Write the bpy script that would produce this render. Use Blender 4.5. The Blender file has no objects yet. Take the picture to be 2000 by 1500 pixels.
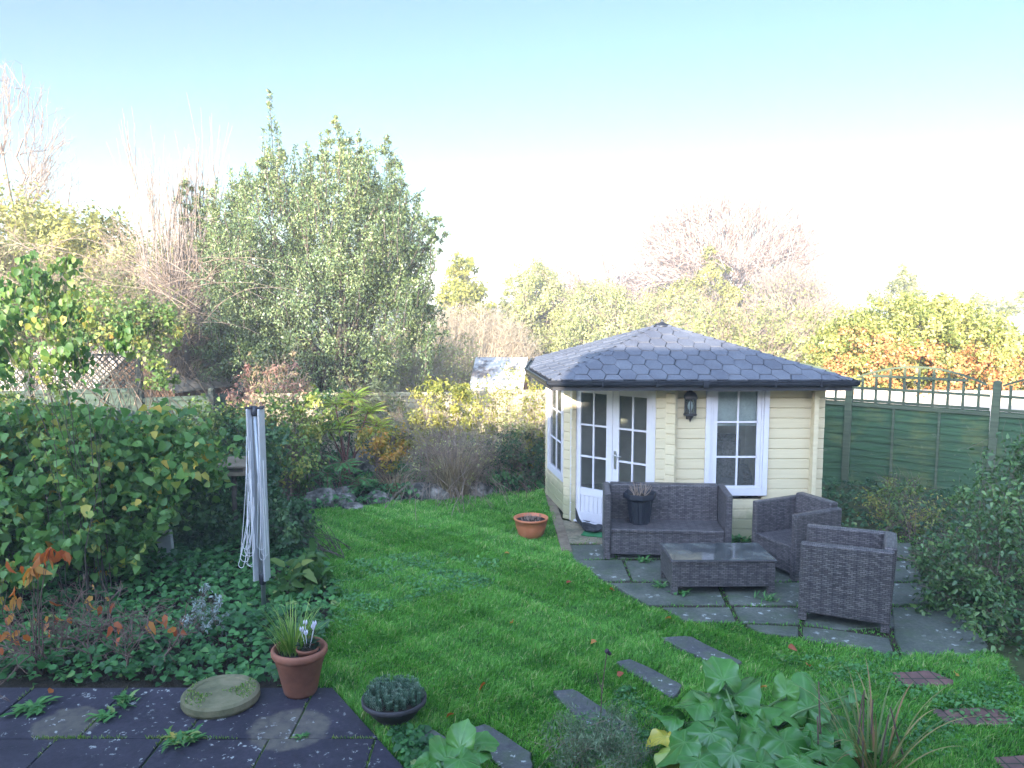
import bpy, bmesh, math, random
import numpy as np
from mathutils import Vector, Matrix

random.seed(7)
RNG = np.random.default_rng(7)
C = bpy.context.scene.collection
scene = bpy.context.scene
R = math.radians

# ------------------------------------------------------------------ camera
CAM_H = 2.85
FPX = 1555.6                      # focal length in pixels of a 2000 px wide picture (28 mm lens)
PITCH = math.atan(165.0 / FPX)
cam_data = bpy.data.cameras.new('camera')
cam = bpy.data.objects.new('camera', cam_data)
C.objects.link(cam)
cam_data.sensor_width = 36
cam_data.lens = 28
cam_data.clip_start = 0.05
cam_data.clip_end = 3000
cam.location = (0, 0, CAM_H)
cam.rotation_euler = (R(90) - PITCH, 0, 0)
scene.camera = cam

# ------------------------------------------------------------------ sky, sun, exposure
SUN_AZ = R(20)                    # the sun stands behind the camera and to its left
SUN_EL = R(13.2)
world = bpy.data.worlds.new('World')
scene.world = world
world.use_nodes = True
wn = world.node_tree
sky = wn.nodes.new('ShaderNodeTexSky')
sky.sky_type = 'NISHITA'
sky.sun_disc = False
sky.sun_elevation = SUN_EL
sky.sun_rotation = R(180) + SUN_AZ
sky.air_density = 1.0
sky.dust_density = 0.2
sky.ozone_density = 2.5
# sky scaled up sunward and overhead as added fill for the shade; dimmed ahead
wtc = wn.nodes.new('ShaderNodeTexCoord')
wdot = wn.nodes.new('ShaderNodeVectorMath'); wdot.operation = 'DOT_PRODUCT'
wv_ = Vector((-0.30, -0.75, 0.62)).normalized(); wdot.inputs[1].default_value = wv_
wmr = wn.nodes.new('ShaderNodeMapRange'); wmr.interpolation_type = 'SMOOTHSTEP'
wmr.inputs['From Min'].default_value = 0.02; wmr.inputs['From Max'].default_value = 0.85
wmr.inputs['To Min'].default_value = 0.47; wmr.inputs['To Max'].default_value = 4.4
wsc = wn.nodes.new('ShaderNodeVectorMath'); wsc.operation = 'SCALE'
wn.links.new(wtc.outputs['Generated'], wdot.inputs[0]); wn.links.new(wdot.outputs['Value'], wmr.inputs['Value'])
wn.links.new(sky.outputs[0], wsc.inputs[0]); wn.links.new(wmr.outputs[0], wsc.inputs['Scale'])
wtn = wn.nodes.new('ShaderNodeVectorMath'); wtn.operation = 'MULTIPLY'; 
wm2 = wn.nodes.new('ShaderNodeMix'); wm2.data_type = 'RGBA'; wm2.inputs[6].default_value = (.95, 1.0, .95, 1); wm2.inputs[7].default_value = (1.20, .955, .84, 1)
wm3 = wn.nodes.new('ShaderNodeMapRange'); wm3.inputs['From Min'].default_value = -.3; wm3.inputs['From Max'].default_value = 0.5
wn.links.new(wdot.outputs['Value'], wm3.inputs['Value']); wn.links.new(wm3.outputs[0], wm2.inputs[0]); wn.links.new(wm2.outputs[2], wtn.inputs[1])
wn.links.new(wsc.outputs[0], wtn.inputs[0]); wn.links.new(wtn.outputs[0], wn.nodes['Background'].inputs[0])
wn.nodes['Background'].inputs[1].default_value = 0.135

sd = bpy.data.lights.new('sun', 'SUN')
sun = bpy.data.objects.new('sun', sd)
C.objects.link(sun)
sd.energy = 5.0
sd.angle = R(0.5)
sd.color = (1.0, 0.90, 0.74)
tosun = Vector((-math.sin(SUN_AZ) * math.cos(SUN_EL), -math.cos(SUN_AZ) * math.cos(SUN_EL), math.sin(SUN_EL)))
sun.rotation_euler = tosun.to_track_quat('Z', 'Y').to_euler()
sun.location = (-20, -30, 20)

vs = scene.view_settings
vs.view_transform = 'Standard'
vs.look = 'None'
vs.gamma = 1
vs.exposure = 2.0

# ------------------------------------------------------------------ helpers
def at(px, py, Y):
    """point on the sight line of photo pixel (px,py) at distance Y"""
    u = (px - 1000) / FPX
    v = (750 - py) / FPX
    d = Vector((u, math.cos(PITCH) + v * math.sin(PITCH), -math.sin(PITCH) + v * math.cos(PITCH)))
    t = Y / d.y
    return Vector((d.x * t, Y, CAM_H + d.z * t))

def gd(px, py, z=0.0):
    """point on the ground (height z) under photo pixel (px,py)"""
    u = (px - 1000) / FPX
    v = (750 - py) / FPX
    d = Vector((u, math.cos(PITCH) + v * math.sin(PITCH), -math.sin(PITCH) + v * math.cos(PITCH)))
    t = (z - CAM_H) / d.z
    return Vector((d.x * t, d.y * t, z))

def tag(o, label=None, cat=None, group=None, kind=None):
    if label: o['label'] = label
    if cat: o['category'] = cat
    if group: o['group'] = group
    if kind: o['kind'] = kind
    return o

def empty(name, loc, rz=0.0, label=None, cat=None, group=None):
    o = bpy.data.objects.new(name, None)
    C.objects.link(o)
    o.location = loc
    o.rotation_euler = (0, 0, rz)
    o.empty_display_size = 0.1
    return tag(o, label, cat, group)

class MB:
    """collects boxes, bars, tubes and sheets; build() links them as one mesh object"""
    def __init__(s):
        s.v = []; s.f = []; s.sm = []
    def add(s, vs_, fs, smooth=False):
        n = len(s.v)
        s.v += [tuple(v) for v in vs_]
        s.f += [tuple(i + n for i in f) for f in fs]
        s.sm += [smooth] * len(fs)
        return s
    def box(s, x0, y0, z0, x1, y1, z1, M=None):
        vs_ = [Vector(p) for p in ((x0,y0,z0),(x1,y0,z0),(x1,y1,z0),(x0,y1,z0),(x0,y0,z1),(x1,y0,z1),(x1,y1,z1),(x0,y1,z1))]
        if M: vs_ = [M @ v for v in vs_]
        return s.add(vs_, [(3,2,1,0),(4,5,6,7),(0,1,5,4),(1,2,6,5),(2,3,7,6),(3,0,4,7)])
    def bar(s, a, b, w, h, up=Vector((0,0,1))):
        a = Vector(a); b = Vector(b); d = (b - a).normalized()
        x = d.cross(up)
        if x.length < 1e-4: x = d.cross(Vector((0,1,0)))
        x.normalize(); y = x.cross(d).normalized()
        vs_ = []
        for p in (a, b):
            for sx, sy in ((-1,-1),(1,-1),(1,1),(-1,1)):
                vs_.append(p + x * w/2 * sx + y * h/2 * sy)
        return s.add(vs_, [(0,1,2,3),(7,6,5,4),(0,4,5,1),(1,5,6,2),(2,6,7,3),(3,7,4,0)])
    def tube(s, pts, r, n=8, cap=True):
        pts = [Vector(p) for p in pts]
        rs = r if isinstance(r, (list, tuple)) else [r] * len(pts)
        base = len(s.v); prev = None
        for i, p in enumerate(pts):
            d = (pts[min(i+1, len(pts)-1)] - pts[max(i-1, 0)]).normalized()
            if prev is None:
                x = d.cross(Vector((0,0,1)))
                if x.length < 1e-3: x = d.cross(Vector((0,1,0)))
            else:
                x = prev - d * prev.dot(d)
            x.normalize(); prev = x; y = d.cross(x)
            for k in range(n):
                a = 2*math.pi*k/n
                s.v.append(tuple(p + (x*math.cos(a) + y*math.sin(a)) * rs[i]))
        for i in range(len(pts)-1):
            for k in range(n):
                k2 = (k+1) % n
                s.f.append((base+i*n+k, base+i*n+k2, base+(i+1)*n+k2, base+(i+1)*n+k)); s.sm.append(True)
        if cap:
            s.f.append(tuple(base+k for k in reversed(range(n)))); s.sm.append(False)
            s.f.append(tuple(base+(len(pts)-1)*n+k for k in range(n))); s.sm.append(False)
        return s
    def lathe(s, prof, n=24, c=(0,0,0), smooth=True, cap=True):
        base = len(s.v)
        for r, z in prof:
            for k in range(n):
                a = 2*math.pi*k/n
                s.v.append((c[0]+r*math.cos(a), c[1]+r*math.sin(a), c[2]+z))
        for i in range(len(prof)-1):
            for k in range(n):
                k2 = (k+1) % n
                s.f.append((base+i*n+k, base+i*n+k2, base+(i+1)*n+k2, base+(i+1)*n+k)); s.sm.append(smooth)
        if cap:
            s.f.append(tuple(base+k for k in reversed(range(n)))); s.sm.append(False)
            s.f.append(tuple(base+(len(prof)-1)*n+k for k in range(n))); s.sm.append(False)
        return s
    def prism(s, poly, z0, z1):
        """vertical prism over a 2-D outline given counter-clockwise"""
        n = len(poly)
        vs_ = [(p[0], p[1], z0) for p in poly] + [(p[0], p[1], z1) for p in poly]
        fs = [tuple(reversed(range(n))), tuple(range(n, 2*n))] + [(i, (i+1) % n, n+(i+1) % n, n+i) for i in range(n)]
        return s.add(vs_, fs)
    def build(s, name, mat, parent=None, bev=0.0, uv=False, seg=2):
        me = bpy.data.meshes.new(name)
        me.from_pydata(s.v, [], s.f)
        me.polygons.foreach_set('use_smooth', s.sm)
        if uv:
            ul = me.uv_layers.new(name='UVMap')
            for p in me.polygons:
                nx, ny, nz = (abs(c) for c in p.normal)
                for li in p.loop_indices:
                    co = me.vertices[me.loops[li].vertex_index].co
                    if nz > nx and nz > ny: q = (co.x, co.y)
                    elif nx > ny: q = (co.y, co.z)
                    else: q = (co.x, co.z)
                    ul.data[li].uv = q
        me.materials.append(mat)
        o = bpy.data.objects.new(name, me)
        C.objects.link(o)
        if parent: o.parent = parent
        if bev:
            m = o.modifiers.new('bevel', 'BEVEL'); m.width = bev; m.segments = seg; m.limit_method = 'ANGLE'; m.angle_limit = R(40)
        return o

def copy_tree(o, parent=None):
    c = o.copy(); C.objects.link(c)
    if parent: c.parent = parent
    for ch in list(o.children): copy_tree(ch, c)
    return c

# ---- numpy mesh for foliage
def np_mesh(name, V, quads=None, tris=None, rnd=None, mat=None, parent=None, smooth=False, loc=None):
    V = np.asarray(V, dtype=np.float32)
    nq = 0 if quads is None else len(quads); nt = 0 if tris is None else len(tris)
    me = bpy.data.meshes.new(name)
    me.vertices.add(len(V))
    if loc is not None: V = V - np.array(loc, dtype=np.float32)
    me.vertices.foreach_set('co', V.ravel())
    nl = nq*4 + nt*3
    idx = np.empty(nl, dtype=np.int32)
    st = np.empty(nq+nt, dtype=np.int32)
    if nq: idx[:nq*4] = np.asarray(quads, dtype=np.int32).ravel(); st[:nq] = np.arange(nq)*4
    if nt: idx[nq*4:] = np.asarray(tris, dtype=np.int32).ravel(); st[nq:] = nq*4 + np.arange(nt)*3
    me.loops.add(nl); me.loops.foreach_set('vertex_index', idx)
    me.polygons.add(nq+nt); me.polygons.foreach_set('loop_start', st)
    me.update(calc_edges=True)
    if smooth: me.polygons.foreach_set('use_smooth', np.ones(nq+nt, dtype=bool))
    if rnd is not None:
        a = me.attributes.new('rnd', 'FLOAT', 'FACE')
        a.data.foreach_set('value', np.asarray(rnd, dtype=np.float32))
    if mat: me.materials.append(mat)
    o = bpy.data.objects.new(name, me); C.objects.link(o)
    if loc is not None: o.location = loc
    if parent: o.parent = parent
    return o

def unit(a):
    return a / (np.linalg.norm(a, axis=1, keepdims=True) + 1e-9)

def leaf_arrays(P, L, W, D, N, kind='quad', fold=0.25):
    """P base points, L length, W width, D long axis, N facing direction"""
    n = len(P); D = unit(D); S = unit(np.cross(D, N)); Nn = np.cross(S, D)
    L = np.broadcast_to(L, (n,))[:, None]; W = np.broadcast_to(W, (n,))[:, None]
    if kind == 'quad':
        V = np.stack([P, P + D*L*0.5 + S*W*0.5 + Nn*W*fold, P + D*L, P + D*L*0.5 - S*W*0.5 + Nn*W*fold], 1)
        q = (np.arange(n)*4)[:, None] + np.array([[0,1,2,3]])
        return V.reshape(-1,3), q, 1
    V = np.stack([P,
                  P + D*L*0.22 + S*W*0.5 + Nn*W*fold*0.8,
                  P + D*L*0.66 + S*W*0.36 + Nn*W*fold*0.6,
                  P + D*L - Nn*L*0.18,
                  P + D*L*0.66 - S*W*0.36 + Nn*W*fold*0.6,
                  P + D*L*0.22 - S*W*0.5 + Nn*W*fold*0.8,
                  P + D*L*0.5], 1)
    b = (np.arange(n)*7)[:, None]
    q = np.concatenate([b+np.array([[0,1,2,6]]), b+np.array([[0,6,4,5]]), b+np.array([[6,2,3,4]])], 1).reshape(-1,4)
    return V.reshape(-1,3), q, 3

def seg_arrays(A, B, ra, rb, sides=4):
    A = np.asarray(A, float); B = np.asarray(B, float); n = len(A)
    d = unit(B-A); ref = np.where(np.abs(d[:, 2:3]) > 0.9, np.array([[0,1.0,0]]), np.array([[0,0,1.0]]))
    x = unit(np.cross(d, ref)); y = np.cross(d, x)
    ra = np.broadcast_to(ra, (n,))[:, None]; rb = np.broadcast_to(rb, (n,))[:, None]
    ring = []
    for k in range(sides):
        a = 2*math.pi*k/sides
        ring.append(x*math.cos(a) + y*math.sin(a))
    V = np.stack([A + r*ra for r in ring] + [B + r*rb for r in ring], 1).reshape(-1,3)
    b = (np.arange(n)*2*sides)[:, None]
    q = np.concatenate([b + np.array([[k, (k+1) % sides, sides+(k+1) % sides, sides+k]]) for k in range(sides)], 1).reshape(-1,4)
    return V, q

def wood(name, segs, mat, parent=None, sides=4, loc=None):
    A = np.array([s[0] for s in segs]); B = np.array([s[1] for s in segs])
    ra = np.array([s[2] for s in segs]); rb = np.array([s[3] for s in segs])
    V, q = seg_arrays(A, B, ra, rb, sides)
    rr = np.repeat(RNG.random(len(segs)), sides)
    return np_mesh(name, V, q, None, rr, mat, parent, smooth=True, loc=loc)

def grow(segs, tips, p, d, L, r, depth, nseg=4, wob=0.18, spread=0.6, kids=(2,3), shrink=0.72, rs=0.62, up=0.08, minr=0.004, side=0.5):
    """recursive limb; p,d Vectors"""
    step = L/nseg; r0 = r
    for i in range(nseg):
        d = (d + Vector((random.gauss(0,wob), random.gauss(0,wob), random.gauss(0,wob) + up))).normalized()
        q = p + d*step
        r1 = max(minr, r0*(1 - (1-rs)*(i+1)/nseg))
        segs.append((tuple(p), tuple(q), r, r1))
        p = q; r = r1
        if depth <= 1: tips.append((tuple(p), tuple(d)))
        elif i >= 1 and random.random() < side:
            ax = Vector((random.gauss(0,1), random.gauss(0,1), random.gauss(0,.5))).normalized()
            d2 = (d + ax*spread*1.2).normalized()
            grow(segs, tips, p, d2, L*shrink*0.8, max(minr, r*0.55), depth-1, nseg, wob, spread, kids, shrink, rs, up, minr, side)
    if depth > 0:
        for k in range(random.randint(*kids)):
            ax = Vector((random.gauss(0,1), random.gauss(0,1), random.gauss(0,.6))).normalized()
            d2 = (d + ax*spread).normalized()
            grow(segs, tips, p, d2, L*shrink*random.uniform(.8,1.15), max(minr, r*0.8), depth-1, nseg, wob, spread, kids, shrink, rs, up, minr, side)

def rand_dirs(n):
    return unit(RNG.normal(size=(n,3)))

def cloud(ells, n, nclump, cr=0.28, shell=0.55, flat=0.0):
    """leaf positions gathered in clumps inside a union of ellipsoids (c, r); also outward directions"""
    ells = [(np.array(c, float), np.array(r, float)) for c, r in ells]
    vol = np.array([np.prod(r)**(2/3) for c, r in ells]); pr = vol/vol.sum()
    k = RNG.choice(len(ells), nclump, p=pr)
    d = rand_dirs(nclump)
    rad = np.where(RNG.random(nclump) < shell, RNG.uniform(.8,1.03,nclump), RNG.random(nclump)**(1/3)*.85)
    cc = np.array([ells[i][0] for i in k]); rr = np.array([ells[i][1] for i in k])
    cen = cc + d*rad[:, None]*rr
    w = RNG.random(nclump) + .25
    w /= w.sum()
    j = RNG.choice(nclump, n, p=w)
    size = rr.min(axis=1)*cr*RNG.uniform(.5,1.3,nclump)
    off = RNG.normal(size=(n,3))*size[j][:, None]*0.55
    off[:, 2] *= (1-flat)
    P = cen[j] + off
    out = unit((P - cc[j])/rr[j])
    return P, out, RNG.random(nclump)[j]

def leaves(name, P, out, size, mat, parent=None, kind='quad', aspect=0.55, droop=0.2, clump=None, jit=0.35, loc=None, var=(0.6,1.3), outb=0.6, fold=0.25):
    n = len(P)
    N = unit(out*outb + RNG.normal(size=(n,3))*0.7 + np.array([[0,0,0.45]]))
    D = np.cross(N, rand_dirs(n)); D[:, 2] -= droop
    L = size*RNG.uniform(var[0], var[1], n)
    V, q, k = leaf_arrays(P, L, L*aspect, D, N, kind, fold)
    r = RNG.random(n)
    if clump is not None: r = np.clip(clump*(1-jit) + r*jit, 0, 1)
    return np_mesh(name, V, q, None, np.repeat(r, k), mat, parent, loc=loc)

def inpoly(x, y, poly):
    inside = np.zeros(len(x), bool); n = len(poly)
    for i in range(n):
        x1, y1 = poly[i][:2]; x2, y2 = poly[(i+1) % n][:2]
        c = ((y1 > y) != (y2 > y)) & (x < (x2-x1)*(y-y1)/((y2-y1) + 1e-12) + x1)
        inside ^= c
    return inside

def sample_poly(poly, n):
    xs = [p[0] for p in poly]; ys = [p[1] for p in poly]
    x = RNG.uniform(min(xs), max(xs), n*4); y = RNG.uniform(min(ys), max(ys), n*4)
    m = inpoly(x, y, poly)
    return x[m][:n], y[m][:n]

def wav(x, y, f=1.0, ph=0.0):
    return (np.sin(x*2.3*f+ph)*np.cos(y*3.1*f-ph*1.7) + np.sin((x+y)*4.7*f+1.3+ph)*.6 + np.cos((x*1.3-y*2.1)*5.9*f+ph)*.4)/2.0

# ------------------------------------------------------------------ materials
def nt(name):
    m = bpy.data.materials.new(name); m.use_nodes = True
    t = m.node_tree; b = t.nodes['Principled BSDF']
    return m, t, b

def ramp(t, stops, fac):
    r = t.nodes.new('ShaderNodeValToRGB')
    e = r.color_ramp.elements
    while len(e) < len(stops): e.new(0.5)
    for i, (p, c) in enumerate(stops):
        e[i].position = p; e[i].color = (*c, 1)
    t.links.new(fac, r.inputs[0])
    return r

def noise(t, scale, detail=6, rough=.6, coord='Object', vec=None):
    tc = t.nodes.new('ShaderNodeTexCoord'); n = t.nodes.new('ShaderNodeTexNoise')
    n.inputs['Scale'].default_value = scale; n.inputs['Detail'].default_value = detail; n.inputs['Roughness'].default_value = rough
    t.links.new(vec if vec else tc.outputs[coord], n.inputs['Vector'])
    return n

def bump(t, b, h, strength=.3, dist=.01):
    bp = t.nodes.new('ShaderNodeBump'); bp.inputs['Strength'].default_value = strength; bp.inputs['Distance'].default_value = dist
    t.links.new(h, bp.inputs['Height']); t.links.new(bp.outputs[0], b.inputs['Normal'])
    return bp

def mix(t, fac, a, b_, mode='MIX'):
    m = t.nodes.new('ShaderNodeMix'); m.data_type = 'RGBA'; m.blend_type = mode
    for sock, val in ((0, fac), (6, a), (7, b_)):
        if isinstance(val, (int, float)): m.inputs[sock].default_value = val
        elif isinstance(val, tuple): m.inputs[sock].default_value = (*val, 1)
        else: t.links.new(val, m.inputs[sock])
    return m.outputs[2]

def mat_noise(name, stops, scale=8, rough=.8, bmp=.3, dist=.01, detail=8, spec=.3, scale2=None):
    m, t, b = nt(name)
    n = noise(t, scale, detail)
    r = ramp(t, stops, n.outputs[0])
    t.links.new(r.outputs[0], b.inputs['Base Color'])
    b.inputs['Roughness'].default_value = rough
    b.inputs['Specular IOR Level'].default_value = spec
    n2 = noise(t, scale2 or scale*4, 6)
    if bmp: bump(t, b, n2.outputs[0], bmp, dist)
    return m

def mat_leaf(name, stops, rough=.45, trans=.3, spec=.4, tint=None):
    """stops over the per-leaf random value"""
    m, t, b = nt(name)
    a = t.nodes.new('ShaderNodeAttribute'); a.attribute_name = 'rnd'
    r = ramp(t, stops, a.outputs['Fac'])
    t.links.new(r.outputs[0], b.inputs['Base Color'])
    b.inputs['Roughness'].default_value = rough
    b.inputs['Specular IOR Level'].default_value = spec
    tr = t.nodes.new('ShaderNodeBsdfTranslucent')
    mx = t.nodes.new('ShaderNodeMixShader'); mx.inputs[0].default_value = trans
    br = t.nodes.new('ShaderNodeHueSaturation'); br.inputs['Value'].default_value = 1.25; br.inputs['Saturation'].default_value = 1.1
    t.links.new(r.outputs[0], br.inputs['Color']); t.links.new(br.outputs[0], tr.inputs['Color'])
    t.links.new(b.outputs[0], mx.inputs[1]); t.links.new(tr.outputs[0], mx.inputs[2])
    t.links.new(mx.outputs[0], t.nodes['Material Output'].inputs[0])
    return m

def mat_plain(name, col, rough=.5, spec=.5, metal=0, bmp=0, scale=60, dirt=.12):
    m, t, b = nt(name)
    n = noise(t, 9, 8)
    r = ramp(t, [(0.3, tuple(c*(1-dirt) for c in col)), (0.7, tuple(min(1, c*(1+dirt*.6)) for c in col))], n.outputs[0])
    t.links.new(r.outputs[0], b.inputs['Base Color'])
    b.inputs['Roughness'].default_value = rough; b.inputs['Metallic'].default_value = metal
    b.inputs['Specular IOR Level'].default_value = spec
    if bmp: bump(t, b, noise(t, scale, 5).outputs[0], bmp, .004)
    return m

def mat_rattan():
    m, t, b = nt('rattan_weave')
    tc = t.nodes.new('ShaderNodeTexCoord')
    br = t.nodes.new('ShaderNodeTexBrick')
    br.inputs['Scale'].default_value = 1.0
    br.inputs['Brick Width'].default_value = 0.046
    br.inputs['Row Height'].default_value = 0.0165
    br.inputs['Mortar Size'].default_value = 0.0026
    br.inputs['Mortar Smooth'].default_value = 0.6
    br.inputs['Bias'].default_value = -0.1
    br.inputs['Color1'].default_value = (.150, .134, .136, 1)
    br.inputs['Color2'].default_value = (.052, .045, .050, 1)
    br.inputs['Mortar'].default_value = (.010, .009, .011, 1)
    t.links.new(tc.outputs['UV'], br.inputs['Vector'])
    # streaks that differ strand by strand
    mp = t.nodes.new('ShaderNodeMapping'); mp.inputs['Scale'].default_value = (3, 55, 1)
    t.links.new(tc.outputs['UV'], mp.inputs['Vector'])
    n = noise(t, 1.6, 3, .6, vec=mp.outputs[0])
    r = ramp(t, [(.3, (.8,.8,.85)), (.7, (1.2,1.18,1.15))], n.outputs[0])
    c = mix(t, 1.0, br.outputs['Color'], r.outputs[0], 'MULTIPLY')
    wvb = t.nodes.new('ShaderNodeTexWave'); wvb.bands_direction = 'X'; wvb.inputs['Scale'].default_value = 3.4; wvb.inputs['Distortion'].default_value = 1.2; wvb.inputs['Detail'].default_value = 2
    t.links.new(tc.outputs['UV'], wvb.inputs['Vector'])
    rb = ramp(t, [(.0,(.62,.62,.66)),(.35,(1.1,1.08,1.05))], wvb.outputs[0])
    c = mix(t, .6, c, mix(t, 1.0, c, rb.outputs[0], 'MULTIPLY'))
    t.links.new(c, b.inputs['Base Color'])
    b.inputs['Roughness'].default_value = .42
    b.inputs['Specular IOR Level'].default_value = .55
    inv = t.nodes.new('ShaderNodeMath'); inv.operation = 'SUBTRACT'; inv.inputs[0].default_value = 1
    t.links.new(br.outputs['Fac'], inv.inputs[1])
    bump(t, b, inv.outputs[0], .9, .006)
    return m

def mat_glass(name, tint=(.75,.8,.8), rough=.02, ior=1.5, trans=.8):
    m, t, b = nt(name)
    g = t.nodes.new('ShaderNodeBsdfGlossy'); g.inputs['Roughness'].default_value = rough
    tr = t.nodes.new('ShaderNodeBsdfTransparent'); tr.inputs['Color'].default_value = (*tint, 1)
    fr = t.nodes.new('ShaderNodeFresnel'); fr.inputs['IOR'].default_value = ior
    mx = t.nodes.new('ShaderNodeMixShader')
    t.links.new(fr.outputs[0], mx.inputs[0]); t.links.new(tr.outputs[0], mx.inputs[1]); t.links.new(g.outputs[0], mx.inputs[2])
    df = t.nodes.new('ShaderNodeBsdfDiffuse'); df.inputs['Color'].default_value = (.5,.5,.47,1)      # diffuse grey mixed in to lighten the dark panes like soft reflections
    m2 = t.nodes.new('ShaderNodeMixShader'); nn = noise(t, 3, 5); rr = ramp(t, [(.3,(.06,.06,.06)),(.7,(.17,.17,.17))], nn.outputs[0])
    t.links.new(rr.outputs[0], m2.inputs[0]); t.links.new(mx.outputs[0], m2.inputs[1]); t.links.new(df.outputs[0], m2.inputs[2])
    t.links.new(m2.outputs[0], t.nodes['Material Output'].inputs[0])
    return m

def mat_slab(name, base, dark, lichen=.6, moss=True, stains=(), wet=.35, lscale=16):
    """stone flag: mottled grey, pale lichen spots, green moss film"""
    m, t, b = nt(name)
    n = noise(t, 2.6, 10, .65)
    r = ramp(t, [(.32, dark), (.68, base)], n.outputs[0])
    nb = noise(t, 30, 8, .75); rb = ramp(t, [(.3,(.55,.55,.6)),(.7,(1.5,1.5,1.4))], nb.outputs[0])
    col = mix(t, 1.0, r.outputs[0], rb.outputs[0], 'MULTIPLY')
    if moss:
        n3 = noise(t, 5.5, 8, .7)
        rm = ramp(t, [(.48, (0,0,0)), (.68, (.8,.8,.8))], n3.outputs[0])
        col = mix(t, rm.outputs[0], col, (.055,.085,.035))
    tc = t.nodes.new('ShaderNodeTexCoord')
    for (cx, cy, rad, c) in stains:
        mp = t.nodes.new('ShaderNodeVectorMath'); mp.operation = 'DISTANCE'; mp.inputs[1].default_value = (cx, cy, 0)
        sx = t.nodes.new('ShaderNodeVectorMath'); sx.operation = 'MULTIPLY'; sx.inputs[1].default_value = (1,1,0)
        nn = noise(t, 9, 3); ad = t.nodes.new('ShaderNodeMath'); ad.operation = 'MULTIPLY_ADD'; ad.inputs[1].default_value = .11
        t.links.new(tc.outputs['Object'], sx.inputs[0]); t.links.new(sx.outputs[0], mp.inputs[0])
        t.links.new(nn.outputs[0], ad.inputs[0]); t.links.new(mp.outputs['Value'], ad.inputs[2])
        rs_ = ramp(t, [(rad, (1,1,1)), (rad+.03, (0,0,0))], ad.outputs[0])
        n5 = noise(t, 14, 6); f5 = ramp(t, [(.3,(.3,.3,.3)),(.6,(.9,.9,.9))], n5.outputs[0])
        f = mix(t, 1.0, rs_.outputs[0], f5.outputs[0], 'MULTIPLY')
        col = mix(t, f, col, c)
    if lichen:
        v = t.nodes.new('ShaderNodeTexVoronoi'); v.inputs['Scale'].default_value = lscale; v.inputs['Randomness'].default_value = 1
        wv = noise(t, 26, 4); av = mix(t, .11, tc.outputs['Object'], wv.outputs['Color'])
        t.links.new(av, v.inputs['Vector'])
        n4 = noise(t, 1.3, 4); 
        gate = ramp(t, [(.40,(0,0,0)),(.54,(1,1,1))], n4.outputs[0])
        sp = ramp(t, [(.16,(1,1,1)),(.30,(0,0,0))], v.outputs['Distance'])
        sel = t.nodes.new('ShaderNodeSeparateColor'); t.links.new(v.outputs['Color'], sel.inputs[0])
        g2 = ramp(t, [(.58,(0,0,0)),(.62,(1,1,1))], sel.outputs[0])
        f = mix(t, 1.0, sp.outputs[0], gate.outputs[0], 'MULTIPLY'); f = mix(t, 1.0, f, g2.outputs[0], 'MULTIPLY')
        f = mix(t, 1.0, f, (lichen,)*3, 'MULTIPLY')
        col = mix(t, f, col, (.42,.44,.42))
    t.links.new(col, b.inputs['Base Color'])
    b.inputs['Roughness'].default_value = 1-wet
    bump(t, b, noise(t, 28, 8, .7).outputs[0], .5, .006)
    return m

M = {}
M['white'] = mat_plain('white_paint', (.64,.62,.66), .45, dirt=.05)
M['trim'] = mat_plain('cream_paint_ends', (.72,.66,.50), .55, dirt=.1)
def mat_cream():
    m, t, b = nt('cream_paint')
    tc = t.nodes.new('ShaderNodeTexCoord'); mp = t.nodes.new('ShaderNodeMapping'); mp.inputs['Scale'].default_value = (1.5, 1.5, 22)
    t.links.new(tc.outputs['Object'], mp.inputs['Vector'])
    n = noise(t, 1.5, 8, .6, vec=mp.outputs[0])
    r = ramp(t, [(.3, (.58,.49,.32)), (.6, (.63,.54,.36)), (.8, (.66,.59,.42))], n.outputs[0])
    n2 = noise(t, 6, 6)
    d = ramp(t, [(.62,(0,0,0)),(.85,(.22,.22,.22))], n2.outputs[0])
    c = mix(t, d.outputs[0], r.outputs[0], (.45,.42,.32))
    sz = t.nodes.new('ShaderNodeSeparateXYZ'); t.links.new(tc.outputs['Object'], sz.inputs[0])
    n6 = noise(t, 7, 8, .7); ma = t.nodes.new('ShaderNodeMath'); ma.operation = 'MULTIPLY_ADD'; ma.inputs[1].default_value = -.55
    t.links.new(n6.outputs[0], ma.inputs[0]); t.links.new(sz.outputs['Z'], ma.inputs[2])
    al = ramp(t, [(.0,(.55,.55,.55)),(.18,(0,0,0))], ma.outputs[0]); c = mix(t, al.outputs[0], c, (.16,.19,.09))      # splash dirt and algae low on the boards
    t.links.new(c, b.inputs['Base Color']); b.inputs['Roughness'].default_value = .5
    bump(t, b, n.outputs[0], .25, .003)
    return m
M['cream'] = mat_cream()
M['dark'] = mat_plain('black_fascia', (.03,.03,.035), .7)  # black of the fascia boards
M['gutter'] = mat_plain('black_plastic', (.022,.024,.032), .35, dirt=.3)
M['steel'] = mat_plain('brushed_steel', (.55,.55,.55), .3, metal=1)
M['brass'] = mat_plain('brass', (.6,.45,.2), .35, metal=1)
M['rattan'] = mat_rattan()
M['glass'] = mat_glass('window_glass', (.62,.68,.68), .01, 1.55)
M['soil'] = mat_noise('soil', [(.3,(.018,.014,.010)),(.6,(.05,.038,.026)),(.8,(.08,.06,.04))], 14, .95, .9, .03)
M['terracotta'] = mat_noise('terracotta', [(.3,(.20,.085,.055)),(.6,(.30,.12,.075)),(.8,(.36,.19,.13))], 7, .75, .25, .004)
M['orange_plastic'] = mat_noise('orange_plastic', [(.3,(.46,.15,.07)),(.7,(.56,.19,.09))], 5, .5, .1, .003)
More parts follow.
